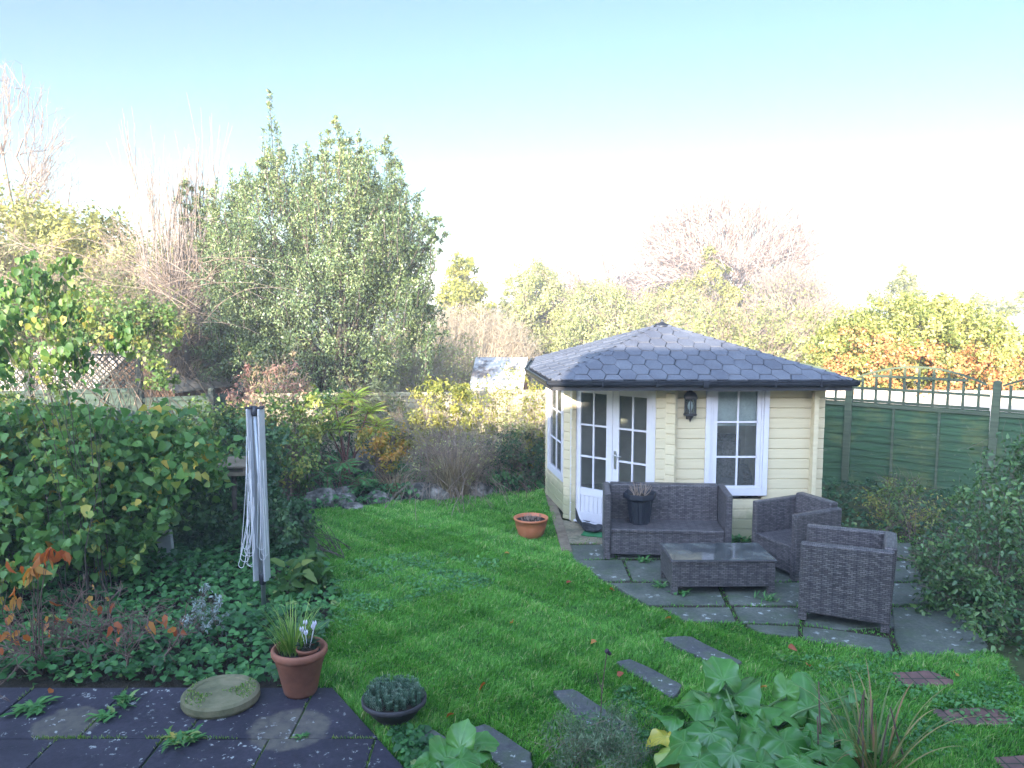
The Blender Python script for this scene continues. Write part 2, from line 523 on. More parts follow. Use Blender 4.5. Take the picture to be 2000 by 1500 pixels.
M['bark'] = mat_noise('bark', [(.3,(.05,.04,.032)),(.6,(.12,.10,.08)),(.8,(.19,.17,.14))], 10, .9, .7, .02)
M['pale_bark'] = mat_noise('pale_bark', [(.3,(.18,.13,.10)),(.7,(.34,.26,.20))], 8, .85, .3, .01)
M['pink_twig'] = mat_noise('pinkish_twig', [(.3,(.17,.135,.115)),(.7,(.28,.225,.195))], 8, .8, 0)
M['twig'] = mat_noise('brown_twig', [(.3,(.10,.06,.05)),(.7,(.22,.15,.12))], 8, .85, 0)
M['straw'] = mat_leaf('dead_straw', [(0,(.16,.11,.06)),(.5,(.32,.24,.14)),(1,(.48,.38,.24))], .7, .25)
M['grassb'] = mat_leaf('grass_blade', [(0,(.040,.13,.018)),(.3,(.09,.28,.035)),(.55,(.135,.39,.05)),(.8,(.24,.50,.09)),(1,(.50,.52,.22))], .5, .35, .35)
M['green_moss'] = mat_noise('moss', [(.3,(.03,.07,.012)),(.7,(.09,.16,.03))], 30, .95, .8, .01)
# ================================================================== GROUND
def ccw(poly):
    a = sum(poly[i][0]*poly[(i+1) % len(poly)][1] - poly[(i+1) % len(poly)][0]*poly[i][1] for i in range(len(poly)))
    return poly if a > 0 else poly[::-1]

def pxpoly(pts, z=0.0):
    return ccw([tuple(gd(x, y, z))[:2] for x, y in pts])

M['field'] = mat_noise('rough_ground', [(.3,(.035,.05,.015)),(.6,(.07,.08,.03)),(.8,(.12,.10,.06))], 3, .95, .6, .03)
g = MB(); g.add([(-220,-60,-.03),(220,-60,-.03),(220,320,-.03),(-220,320,-.03)], [(0,1,2,3)])
tag(g.build('ground', M['field']), kind='structure')

LAWN = pxpoly([(612,1343),(640,1343),(700,1410),(800,1512)]) 
LAWN_PX = [(600,1345),(645,1343),(720,1425),(800,1515),(2150,1515),(2010,1370),(1960,1290),(1925,1272),(1890,1284),(1740,1288),(1640,1262),(1560,1250),(1480,1240),(1440,1222),(1335,1218),(1285,1190),(1250,1182),(1180,1142),(1120,1096),(1098,1064),(1088,1030),(1066,968),(1060,958),(950,966),(870,976),(800,978),(700,990),(640,996),(600,1000),(592,1030),(612,1085),(648,1140),(648,1185),(622,1250)]
LAWN = pxpoly(LAWN_PX)
M['lawn'] = mat_noise('lawn_turf', [(.3,(.015,.045,.008)),(.55,(.03,.09,.014)),(.8,(.05,.12,.02))], 7, .95, .9, .03)
# lawn as a gently uneven grid clipped to its outline
def sheet(name, poly, z, step, mat, amp=.0):
    xs = [p[0] for p in poly]; ys = [p[1] for p in poly]
    nx = int((max(xs)-min(xs))/step)+1; ny = int((max(ys)-min(ys))/step)+1
    bm = bmesh.new()
    vs_ = [bm.verts.new((x, y, z)) for x, y in poly]
    bm.faces.new(vs_)
    bmesh.ops.triangulate(bm, faces=bm.faces[:])
    me = bpy.data.meshes.new(name); bm.to_mesh(me); bm.free()
    me.materials.append(mat); o = bpy.data.objects.new(name, me); C.objects.link(o)
    return o
tag(sheet('lawn', LAWN, 0.0, .2, M['lawn']), kind='structure')
BED_LEFT = pxpoly([(-400,1345),(600,1345),(622,1250),(648,1185),(648,1140),(612,1085),(592,1030),(600,1000),(640,996),(700,990),(800,978),(870,976),(950,966),(1060,958),(1062,860),(700,850),(-700,860)])
tag(sheet('flower_bed', BED_LEFT, -.012, .2, M['soil']), kind='structure')

# ---- patio of square flags in the left foreground
pE = gd(0, 1342, .05).y
pc = gd(640, 1343, .05)
SL = .68
M['patio'] = mat_slab('patio_flag', (.036,.031,.050), (.013,.011,.024), lichen=.8, moss=False, wet=.34, lscale=21,
                      stains=((*tuple(gd(565,1424,.05))[:2], .30, (.12,.105,.085)), (*tuple(gd(132,1412,.05))[:2], .25, (.105,.092,.075))))
mb = MB()
cut_a = Vector(gd(645,1338,.05)[:2]); cut_b = Vector(gd(800,1510,.05)[:2]); cd = (cut_b-cut_a)
def clip(poly, p, nrm):
    out = []
    for i in range(len(poly)):
        a = Vector(poly[i]); b = Vector(poly[(i+1) % len(poly)])
        da = (a-p).dot(nrm); db = (b-p).dot(nrm)
        if da >= 0: out.append(tuple(a))
        if da*db < 0: out.append(tuple(a + (b-a)*(da/(da-db))))
    return out
nrm = Vector((cd.y, -cd.x)).normalized()
if (Vector((-5, 3))-cut_a).dot(nrm) < 0: nrm = -nrm
for r in range(4):
    y1 = pE - r*SL
    for c_ in range(-9, 6):
        x0 = pc.x - .09 + c_*SL + (.0 if r == 0 else (-.13 if r == 1 else .2))
        x1 = x0 + SL
        # the two flags under the millstone are a double one
        j = .0055
        poly = clip([(x0+j, y1-SL+j), (x1-j, y1-SL+j), (x1-j, y1-j), (x0+j, y1-j)], cut_a, nrm)
        if len(poly) >= 3: mb.prism(ccw(poly), -.02, .05 + .003*math.sin(c_*3+r*2))
po = mb.build('patio', M['patio'], bev=.006); tag(po, kind='structure')
po_bed = clip([(-9, pE-4*SL), (3, pE-4*SL), (3, pE-.004), (-9, pE-.004)], cut_a, nrm)
mb = MB(); mb.prism(ccw(po_bed), -.02, .036); tag(mb.build('patio_joint_moss', M['green_moss']), kind='structure')

# ---- riven paving in front of the summerhouse
M['flag'] = mat_slab('riven_flag', (.12,.125,.105), (.045,.055,.045), lichen=1.0, moss=True, wet=.3, lscale=13)
M['flag_tan'] = mat_slab('tan_flag', (.30,.25,.17), (.16,.13,.09), lichen=.6, moss=True, wet=.2)
M['flag_dark'] = mat_slab('stepping_slab', (.11,.108,.112), (.05,.052,.055), lichen=1.0, moss=True, wet=.3, lscale=18)
slabs = [[(1098,1064),(1196,1062),(1202,1090),(1118,1092)],[(1122,1094),(1215,1093),(1232,1132),(1180,1134)],
 [(1219,1093),(1300,1092),(1311,1134),(1236,1133)],[(1188,1137),(1400,1137),(1420,1180),(1264,1180)],[(1405,1137),(1566,1137),(1566,1182),(1425,1180)],
 [(1292,1184),(1426,1184),(1440,1214),(1342,1212)],[(1431,1184),(1570,1186),(1562,1218),(1446,1214)],[(1457,1219),(1560,1223),(1560,1243),(1484,1235)],
 [(1201,1062),(1330,1060),(1340,1089),(1206,1089)],[(1335,1060),(1480,1060),(1500,1089),(1345,1089)],[(1485,1060),(1620,1060),(1648,1089),(1505,1089)],
 [(1305,1093),(1470,1093),(1480,1134),(1316,1134)],[(1475,1093),(1650,1093),(1680,1134),(1485,1134)],[(1625,1060),(1780,1060),(1790,1089),(1653,1089)],
 [(1655,1093),(1780,1093),(1810,1134),(1685,1134)],[(1571,1138),(1690,1138),(1730,1180),(1571,1182)],[(1695,1138),(1815,1138),(1860,1180),(1735,1180)],
 [(1575,1187),(1735,1185),(1760,1222),(1650,1228),(1568,1218)],[(1740,1184),(1865,1184),(1935,1262),(1893,1282),(1762,1282),(1745,1240)],[(1566,1223),(1648,1232),(1738,1246),(1750,1280),(1640,1260),(1566,1247)]]
mb = MB()
for i, s in enumerate(slabs):
    p = pxpoly(s, .03); cx = sum(q[0] for q in p)/len(p); cy = sum(q[1] for q in p)/len(p)
    p = [(cx+(x-cx)*.975, cy+(y-cy)*.975) for x, y in p]
    mb.prism(p, -.03, .028 + .005*math.sin(i*2.1))
tag(mb.build('paving', M['flag'], bev=.01), kind='structure')
mb = MB(); mb.prism(pxpoly([(1100,1064),(1196,1050),(1450,1050),(1790,1050),(1930,1262),(1890,1278),(1750,1278),(1560,1242),(1480,1234),(1335,1210),(1262,1178),(1184,1136)], 0), -.02, .012)
tag(mb.build('paving_joint', M['soil']), kind='structure')
mb = MB(); mb.prism(pxpoly([(1084,1012),(1180,1032),(1262,1058),(1196,1060),(1099,1060)], .03), -.03, .033)
tag(mb.build('door_flag', M['flag_tan'], bev=.01), kind='structure')
M['wood_edge'] = mat_noise('weathered_board', [(.3,(.13,.10,.07)),(.7,(.25,.20,.14))], 9, .85, .4, .01)
mb = MB(); a = gd(1066,962); b = gd(1102,1082)
mb.prism(ccw([(a.x-.02,a.y),(a.x+.1,a.y),(b.x+.09,b.y),(b.x-.03,b.y)]), -.03, .045)
o = mb.build('edging_board', M['wood_edge'], bev=.006); tag(o, 'weathered brown timber edging board along the left foot of the cream summerhouse', 'edging')

# ---- stepping stones and brick steps
def stone(px, label, mat='flag_dark', name='stepping_stone', group='stepping stones across the lawn', h=.024):
    p = pxpoly(px, .02); cx = sum(q[0] for q in p)/len(p); cy = sum(q[1] for q in p)/len(p)
    q = []
    for i in range(len(p)):
        a = Vector(p[i]); b = Vector(p[(i+1) % len(p)])
        for t_ in (.06, .3, .6, .94): q.append(tuple(a.lerp(b, t_) - Vector((cx, cy)) + Vector((random.gauss(0,.006), random.gauss(0,.006)))))
    m = MB(); m.prism(q, -.03, h+.008); o = m.build(name, M[mat], bev=.008); o.location = (cx, cy, 0)
    return tag(o, label, 'paving slab', group)
STONES = [[(1285,1247),(1345,1243),(1450,1295),(1415,1308)],[(1200,1296),(1232,1288),(1335,1340),(1315,1366)],[(1080,1352),(1120,1348),(1250,1430),(1160,1440)],
          [(905,1428),(950,1416),(1035,1470),(1040,1505),(985,1512)],[(800,1440),(850,1426),(905,1470),(930,1512),(850,1512)]]
stone(STONES[0], 'narrow grey stepping slab speckled with pale lichen, nearest the paving')
stone(STONES[1], 'grey stepping slab in the grass, second one from the paving')
stone(STONES[2], 'broad grey stepping slab, middle one, above the lavender sprigs')
stone(STONES[3], 'pale grey slab with lichen at the bottom, right of its twin slab')
stone(STONES[4], 'plain grey slab at the bottom edge beside the dark succulent bowl')
def mat_bricks():
    m, t, b = nt('paver_brick')
    tc = t.nodes.new('ShaderNodeTexCoord'); br = t.nodes.new('ShaderNodeTexBrick')
    br.inputs['Scale'].default_value = 1; br.inputs['Brick Width'].default_value = .1; br.inputs['Row Height'].default_value = .4; br.inputs['Mortar Size'].default_value = .006; br.offset = 0
    br.inputs['Color1'].default_value = (.17,.085,.075,1); br.inputs['Color2'].default_value = (.12,.07,.065,1); br.inputs['Mortar'].default_value = (.03,.04,.02,1)
    t.links.new(tc.outputs['Object'], br.inputs['Vector'])
    n = noise(t, 12, 6); r = ramp(t, [(.3,(.7,.7,.7)),(.7,(1.25,1.2,1.15))], n.outputs[0])
    t.links.new(mix(t, 1, br.outputs[0], r.outputs[0], 'MULTIPLY'), b.inputs['Base Color']); b.inputs['Roughness'].default_value = .85
    bump(t, b, n.outputs[0], .4, .006)
    return m
M['paver'] = mat_bricks()
BR = [[(1735,1313),(1815,1308),(1870,1330),(1850,1338),(1760,1338)],[(1815,1384),(1950,1382),(1985,1408),(1960,1416),(1850,1414)],[(1940,1478),(2010,1472),(2060,1505),(1975,1512)]]
stone(BR[0], 'red brick step in the grass nearest the wicker armchair', 'paver', 'brick_step', 'brick steps sunk in the lawn', .012)
stone(BR[1], 'middle red brick step sunk in the grass at right', 'paver', 'brick_step', 'brick steps sunk in the lawn', .012)
stone(BR[2], 'red brick step in the bottom right corner of the lawn', 'paver', 'brick_step', 'brick steps sunk in the lawn', .012)

# ================================================================== SUMMERHOUSE
E = Vector((.735,9.98)); F = Vector((.50,11.3)); G = Vector((1.78,9.13)); H = Vector((3.52,9.15)); K = Vector((3.6,12.0)); J = Vector((.9,12.0))
sh = empty('summerhouse', (2.1,10.6,0), 0, 'cream corner summerhouse with grey hexagon shingle roof and white glazed doors', 'summerhouse')
OFF = Vector((-2.1,-10.6,0))
def shp(mb_, name, mat, parent=None, bev=0., **k):
    """build a summerhouse part from world coordinates"""
    o = mb_.build(name, mat, parent or sh, bev, **k)
    if parent is None: o.location = OFF
    return o
BH = .12
def log_wall(a, b, z0, z1, holes=(), ext=(.11,.11), zoff=0., th=.05):
    """stacked boards; the face with the joints is on the right-hand side going a -> b"""
    m = MB(); d = (b-a).normalized(); n = Vector((d.y, -d.x)); L = (b-a).length
    z = z0 + zoff; first = True
    rows = []
    if zoff > 0: rows.append((z0, z0+zoff))
    while z < z1 - .02:
        rows.append((z, min(z+BH, z1))); z += BH
    for (za, zb) in rows:
        spans = [(-ext[0], L+ext[1])]
        for h in holes:
            if zb > h[2]+.005 and za < h[3]-.005:
                ns = []
                for s0, s1 in spans:
                    if h[0] > s0: ns.append((s0, min(s1, h[0])))
                    if h[1] < s1: ns.append((max(s0, h[1]), s1))
                spans = ns
        for s0, s1 in spans:
            if s1 - s0 < .01: continue
            c = min(.009, (zb-za)*.2); g_ = .0015
            prof = [(-th, za+g_), (-c, za+g_), (0, za+c), (0, zb-c), (-c, zb-g_), (-th, zb-g_)]
            pts = []
            for s in (s0 + random.uniform(-.002,.002), s1 + random.uniform(-.002,.002)):
                for o_, z_ in prof:
                    p = a + d*s + n*o_
                    pts.append((p.x, p.y, z_))
            k = len(prof)
            m.add(pts, [tuple(range(k)), tuple(reversed(range(k, 2*k)))] + [(i, k+i, k+(i+1) % k, (i+1) % k) for i in range(k)])
    return m
ZT = 1.93
wx0 = at(1378,850,9.12).x; wx1 = at(1501,850,9.12).x
wz0 = at(1440,968,9.12).z; wz1 = 1.90
shp(log_wall(G, H, .04, ZT, holes=[(wx0+.05-G.x, wx1-.05-G.x, wz0+.05, wz1-.02)]), 'wall', M['cream'])
shp(log_wall(H, K, .04, ZT, zoff=.06), 'wall', M['cream'])
shp(log_wall(K, J, .04, ZT), 'wall', M['cream'])
shp(log_wall(J, F, .04, ZT, zoff=.06, ext=(.1,.02)), 'wall', M['cream'])
Lw = (E-F).length
shp(log_wall(F, E, .04, ZT, holes=[(.22, Lw-.32, .52, 1.80)], ext=(.1,.11)), 'wall', M['cream'])
# the short returns either side of the doors
Ld = (G-E).length
shp(log_wall(E, G, .04, ZT, holes=[(.035, Ld-.10, .0, 1.85)], zoff=.06, ext=(.10,.12)), 'wall', M['cream'])
# plinth and floor
mb = MB(); mb.prism(ccw([tuple(p) for p in (E+Vector((.03,.02)),G+Vector((.02,.04)),H+Vector((-.02,.04)),K+Vector((-.03,-.03)),J+Vector((.02,-.03)),F+Vector((.04,-.02)))]), .0, .05)
shp(mb, 'floor', M['wood_edge'])
M['inside'] = mat_plain('cream_timber_lining', (.62,.54,.42), .7)  # pale cream pine lining
mb = MB()
for a, b in ((K+Vector((-.06,-.06)), J+Vector((.06,-.06))), (H+Vector((-.06,.06)), K+Vector((-.06,-.06)))):
    mb.add([(a.x,a.y,.05),(b.x,b.y,.05),(b.x,b.y,1.89),(a.x,a.y,1.89)], [(0,1,2,3)])
shp(mb, 'lining', M['inside'])

# ---- doors
dd = (G-E).normalized(); dn = Vector((dd.y, -dd.x))
def DP(s, o_, z):
    p = E + dd*s + dn*o_
    return Vector((p.x, p.y, z))
def dbox(m, s0, s1, z0, z1, o0, o1):
    vs_ = [DP(s0,o0,z0),DP(s1,o0,z0),DP(s1,o1,z0),DP(s0,o1,z0),DP(s0,o0,z1),DP(s1,o0,z1),DP(s1,o1,z1),DP(s0,o1,z1)]
    m.add(vs_, [(0,1,2,3),(7,6,5,4),(0,4,5,1),(1,5,6,2),(2,6,7,3),(3,7,4,0)])
m = MB()
s0, s1 = .03, Ld-.095
dbox(m, s0, s0+.055, .05, 1.86, -.04, .035); dbox(m, s1-.055, s1, .05, 1.86, -.04, .035)
dbox(m, s0+.0551, s1-.0551, 1.805, 1.86, -.04, .033); dbox(m, s0+.0551, s1-.0551, .05, .075, -.04, .05)
shp(m, 'door_frame', M['white'], bev=.004)
mid = (s0+s1)/2
def leafdoor(a, b, hand):
    m = MB(); st = .088; zt, zb = 1.80, .08
    gl0, gl1 = .50, 1.70
    dbox(m, a, a+st, zb, zt, -.02, .018); dbox(m, b-st, b, zb, zt, -.02, .018)
    dbox(m, a+st+.0005, b-st-.0005, gl1, zt, -.02, .016); dbox(m, a+st+.0005, b-st-.0005, zb, zb+.11, -.02, .016)
    dbox(m, a+st+.0005, b-st-.0005, gl0-.10, gl0, -.02, .016)
    w = (b-st)-(a+st)
    n = 6
    for i in range(n):   # the boarded lower panel
        dbox(m, a+st+w*i/n+.002, a+st+w*(i+1)/n-.002, zb+.11, gl0-.10, -.012, .004)
    o = shp(m, 'door', M['white'], bev=.003)
    b_ = MB(); c_ = (a+b)/2
    dbox(b_, c_-.011, c_+.011, gl0, gl1, -.008, .014)
    for k in (1, 2):
        z = gl0 + (gl1-gl0)*k/3
        dbox(b_, a+st, c_-.0112, z-.011, z+.011, -.008, .012); dbox(b_, c_+.0112, b-st, z-.011, z+.011, -.008, .012)
    shp(b_, 'glazing_bar', M['white'], o)
    gl = MB(); gl.add([DP(a+st,0,gl0),DP(b-st,0,gl0),DP(b-st,0,gl1),DP(a+st,0,gl1)], [(0,1,2,3)])
    shp(gl, 'pane', M['glass'], o)
    hm = MB(); hs = b-.02 if hand > 0 else a+.02
    for z in (.35, 1.55): 
        q = DP(a if hand > 0 else b, .022, z); hm = MB(); hm.tube([q, q+Vector((0,0,.07))], .007, 8)
        shp(hm, 'hinge', M['steel'], o)
    return o
dl = leafdoor(s0+.058, mid-.002, 1)
dr = leafdoor(mid+.002, s1-.058, -1)
hm = MB(); hs = mid+.045
dbox(hm, hs-.017, hs+.017, .80, 1.02, .0185, .024)
hm.tube([DP(hs,.02,.97), DP(hs,.06,.97), DP(hs+.012,.068,.97), DP(hs+.11,.066,.968)], .008, 8)
hm.tube([DP(hs,.02,.85), DP(hs,.032,.85)], .011, 10)
shp(hm, 'handle', M['steel'], dr)

# ---- front window
def framed(m, x0, x1, z0, z1, w, ya, yb, wb=None, wt=None):
    wb = wb or w; wt = wt or w
    m.box(x0, ya, z0, x0+w, yb, z1); m.box(x1-w, ya, z0, x1, yb, z1)
    m.box(x0+w+.0004, ya+.001, z0, x1-w-.0004, yb, z0+wb); m.box(x0+w+.0004, ya+.001, z1-wt, x1-w-.0004, yb, z1)
WY = 9.14
wm = MB(); framed(wm, wx0, wx1, wz0, wz1, .058, WY-.03, WY+.01, .085, .03)
wf = shp(wm, 'window', M['white'], bev=.004)
sm_ = MB(); framed(sm_, wx0+.06, wx1-.06, wz0+.087, wz1-.032, .026, WY-.018, WY+.02)
shp(sm_, 'frame', M['white'], wf, bev=.003)
px0 = at(1401,850,9.12).x; px1 = at(1481,850,9.12).x; pz0 = at(1440,949,9.12).z; pz1 = at(1440,757,9.12).z
sm_ = MB(); framed(sm_, wx0+.088, wx1-.088, wz0+.115, wz1-.06, max(.02, px0-wx0-.088), WY-.010, WY+.03, pz0-wz0-.115)
xc = (px0+px1)/2; sm_.box(xc-.011, WY-.012, pz0, xc+.011, WY+.01, pz1+.02)
for yy in (820, 887):
    z = at(1440, yy, 9.3).z
    sm_.box(px0, WY-.010, z-.011, xc-.0115, WY+.01, z+.011); sm_.box(xc+.0115, WY-.010, z-.011, px1, WY+.01, z+.011)
shp(sm_, 'sash', M['white'], wf, bev=.002)
gl = MB(); gl.add([(px0-.01,WY,pz0-.01),(px1+.01,WY,pz0-.01),(px1+.01,WY,pz1+.02),(px0-.01,WY,pz1+.02)], [(0,1,2,3)])
shp(gl, 'pane', M['glass'], wf)
M['blind'] = mat_noise('net_blind', [(.4,(.72,.77,.75)),(.6,(.86,.90,.87))], 60, .9, 0)
zb = at(1440,831,9.12).z
bl = MB(); 
nseg = 24
for i in range(nseg):
    xa = px0-.03+(px1-px0+.06)*i/nseg; xb = px0-.03+(px1-px0+.06)*(i+1)/nseg
    bl.add([(xa,WY+.05+.006*math.sin(i*.9),zb),(xb,WY+.05+.006*math.sin(i*.9+.9),zb),(xb,WY+.05+.003*math.sin(i*.9+.9),pz1+.04),(xa,WY+.05+.003*math.sin(i*.9),pz1+.04)], [(0,1,2,3)], True)
bl.box(px0-.03, WY+.04, zb-.012, px1+.03, WY+.056, zb)
shp(bl, 'blind', M['blind'], wf)

# ---- side window on the left wall
ld = (E-F).normalized(); ln = Vector((ld.y,-ld.x))
def LP(s, o_, z):
    p = F + ld*s + ln*o_; return Vector((p.x,p.y,z))
def lbox(m, s0, s1, z0, z1, o0, o1):
    vs_ = [LP(s0,o0,z0),LP(s1,o0,z0),LP(s1,o1,z0),LP(s0,o1,z0),LP(s0,o0,z1),LP(s1,o0,z1),LP(s1,o1,z1),LP(s0,o1,z1)]
    m.add(vs_, [(0,1,2,3),(7,6,5,4),(0,4,5,1),(1,5,6,2),(2,6,7,3),(3,7,4,0)])
m = MB(); a0, a1 = .17, Lw-.27
lbox(m,a0,a0+.09,.47,1.84,-.02,.03); lbox(m,a1-.09,a1,.47,1.84,-.02,.03); lbox(m,a0+.091,a1-.091,.47,.56,-.02,.029); lbox(m,a0+.091,a1-.091,1.76,1.84,-.02,.029)
lbox(m,(a0+a1)/2-.012,(a0+a1)/2+.012,.561,1.759,-.01,.012)
for z in (.96,1.36): lbox(m,a0+.091,(a0+a1)/2-.0125,z-.011,z+.011,-.01,.010); lbox(m,(a0+a1)/2+.0125,a1-.091,z-.011,z+.011,-.01,.010)
sw = shp(m, 'window', M['white'], bev=.003)
m = MB(); m.add([LP(a0+.08,0,.55),LP(a1-.08,0,.55),LP(a1-.08,0,1.77),LP(a0+.08,0,1.77)], [(0,1,2,3)]); shp(m, 'pane', M['glass'], sw)

# ---- roof
A3 = Vector((.437,8.77,1.965)); R3 = Vector((3.78,8.77,1.965)); D3 = Vector((3.95,12.4,1.965)); C3 = Vector((.36,12.1,1.965)); B3 = Vector((.235,10.4,1.965))
TOP = at(1293,633,10.6)
def mat_shingle():
    m, t, b = nt('bitumen_shingle')
    ge = t.nodes.new('ShaderNodeNewGeometry')
    r = ramp(t, [(0,(.098,.104,.128)),(.5,(.112,.119,.145)),(1,(.13,.136,.16))], ge.outputs['Random Per Island'])
    n = noise(t, 55, 4, .7); r2 = ramp(t, [(.3,(.75,.75,.75)),(.7,(1.2,1.2,1.2))], n.outputs[0])
    n3 = noise(t, 2.0, 5); r3 = ramp(t, [(.35,(.8,.8,.82)),(.7,(1.15,1.15,1.12))], n3.outputs[0])
    c = mix(t, 1, mix(t, 1, r.outputs[0], r2.outputs[0], 'MULTIPLY'), r3.outputs[0], 'MULTIPLY')
    t.links.new(c, b.inputs['Base Color']); b.inputs['Roughness'].default_value = .75
    bump(t, b, noise(t, 220, 3).outputs[0], .35, .003)
    return m
M['shingle'] = mat_shingle()
core = MB(); 
lo = Vector((0,0,-.012))
ring = [A3,R3,D3,C3,B3]
core.add([p+lo for p in ring]+[TOP+lo], [(i,(i+1) % 5,5) for i in range(5)])
core.add([p+Vector((0,0,-.05)) for p in ring]+[p+Vector((0,0,-.0125)) for p in ring], [(4,3,2,1,0)]+[(i,(i+1) % 5,5+(i+1) % 5,5+i) for i in range(5)])
rf = shp(core, 'roof', M['gutter'])
tiles = MB()
def hexface(a, b, c):
    """hexagon shingles laid over the roof plane with eave a-b and apex c"""
    u = (b-a).normalized(); n = (b-a).cross(c-a).normalized(); v = n.cross(u)
    tri = [Vector((0,0)), Vector(((b-a).length,0)), Vector(((c-a).dot(u),(c-a).dot(v)))]
    P_, h_, ca, cb = .345, .150, .062, .110
    rows = int(tri[2].y/h_)+2
    for r in range(-1, rows):
        off = (r % 2)*P_/2
        k = -2
        while k*P_ < tri[1].x + P_*2:
            cx = k*P_+off+random.uniform(-.004,.004); cy = r*h_; g_ = .006
            hx = [(cx-cb+g_, cy), (cx-ca, cy-h_+g_), (cx+ca, cy-h_+g_), (cx+cb-g_, cy), (cx+ca, cy+h_-g_), (cx-ca, cy+h_-g_)]
            poly = hx
            for i in range(3):
                p = tri[i]; q = tri[(i+1) % 3]; e = (q-p).normalized()
                poly = clip(poly, p, Vector((-e.y, e.x)))
                if len(poly) < 3: break
            if len(poly) >= 3:
                w = []
                for (x, y) in poly:
                    lift = .002 + .007*(1-(y-(cy-h_))/(2*h_))
                    w.append(a + u*x + v*y + n*lift)
                nn = len(w)
                lw = [q_ - n*.012 for q_ in w]
                tiles.add(w+lw, [tuple(range(nn))]+[(i, nn+i, nn+(i+1) % nn, (i+1) % nn) for i in range(nn)])
            k += 1
        # tiles between the hexagons (flat-sided gaps) are filled by the next row
hexface(A3,R3,TOP); hexface(B3,A3,TOP); hexface(R3,D3,TOP); hexface(D3,C3,TOP); hexface(C3,B3,TOP)
shp(tiles, 'shingles', M['shingle'], rf)
cap = MB()
for p in ring:   # overlapping cap pieces up each hip
    d = (TOP-p); L = d.length; d.normalize(); nn = int(L/.16)
    sd_ = d.cross(Vector((0,0,1))).normalized()
    for i in range(nn):
        q = p + d*(i*L/nn); e = q + d*(L/nn*1.12); w = .052
        z0 = Vector((0,0,.014)); z1 = Vector((0,0,.008))
        cap.add([q+sd_*w-Vector((0,0,.004)), q+z0*1.5, q-sd_*w-Vector((0,0,.004)), e+sd_*w*.97-Vector((0,0,.010)), e+z1, e-sd_*w*.97-Vector((0,0,.010))], [(0,1,4,3),(1,2,5,4)])
shp(cap, 'hip_cap', M['shingle'], rf)
fn = MB(); fn.lathe([(.13,-.035),(.10,-.004),(.03,.02),(.014,.035),(.022,.05),(.012,.065),(.001,.07)], 12, tuple(TOP))
shp(fn, 'finial', M['gutter'], rf)
gt = MB()
for i in range(5):
    p = ring[i].copy(); q = ring[(i+1) % 5].copy(); d = (q-p).normalized(); n = Vector((d.y,-d.x,0))
    pts = []
    for (o_, z_) in ((0.002,-.062),(.018,-.070),(.045,-.066),(.062,-.045),(.066,-.015),(.072,-.012),(.072,-.006),(.058,-.006),(.054,-.04),(.03,-.055),(.006,-.045),(.002,-.02)):
        pts.append((o_, z_))
    k = len(pts); vs_ = []
    for e_, s_ in ((p,-.045),(q,.045)):
        for o_, z_ in pts: vs_.append(e_ + d*(s_*(o_/.07)) + n*o_ + Vector((0,0,z_)))
    gt.add(vs_, [tuple(range(k)), tuple(reversed(range(k,2*k)))]+[(j,k+j,k+(j+1) % k,(j+1) % k) for j in range(k)])
jx = at(1378,742,8.75).x
gt.box(jx-.03, 8.77-.079, 1.965-.076, jx+.03, 8.77-.01, 1.965-.002)
for x in (1.0,1.6,2.9,3.4): gt.box(x-.008, 8.77-.076, 1.965-.074, x+.008, 8.77-.004, 1.965-.004)
shp(gt, 'gutter', M['gutter'])
fs = MB(); 
for i in (0,1,4):
    p = ring[i]; q = ring[(i+1) % 5]; d = (q-p).normalized(); n = Vector((d.y,-d.x,0))
    fs.bar(p - n*.014 + Vector((0,0,-.075)) + d*.02, q - n*.014 + Vector((0,0,-.075)) - d*.02, .022, .09)
shp(fs, 'fascia', M['dark'])

# ---- lantern
lo_ = at(1348,793,9.08); 
ln_ = empty('wall_lantern', (lo_.x, 9.138, lo_.z-.19), 0, 'black dome topped wall lantern between the glazed doors and the window', 'lantern')
M['lantern'] = mat_plain('black_metal', (.035,.03,.033), .35, dirt=.3)
m = MB(); m.lathe([(.045,.085),(.030,.055),(.012,.03),(.006,.012),(.001,.0)][::-1], 14, (0,-.07,0)); m.lathe([(.078,.085),(.078,.10),(.07,.105)], 16, (0,-.07,0))
m.build('base', M['lantern'], ln_)
m = MB(); m.lathe([(.078,.275),(.082,.285),(.075,.315),(.055,.345),(.028,.36),(.012,.372),(.002,.38)], 16, (0,-.07,0)); m.build('dome', M['lantern'], ln_)
m = MB()
for k in range(6):
    a = k*math.pi/3+.3; m.bar((.072*math.cos(a),-.07+.072*math.sin(a),.1),(.072*math.cos(a),-.07+.072*math.sin(a),.28), .009, .009)
m.box(-.035,-.012,.03,.035,-.0,.36)
m.build('cage', M['lantern'], ln_)
m = MB(); m.lathe([(.066,.102),(.066,.278)], 16, (0,-.07,0), cap=False); m.build('glass', M['glass'], ln_)
m = MB(); m.lathe([(.012,.105),(.014,.14),(.03,.17),(.033,.20),(.022,.235),(.003,.25)], 12, (0,-.07,0)); m.build('bulb', mat_plain('bulb_glass',(.7,.72,.7),.2), ln_)

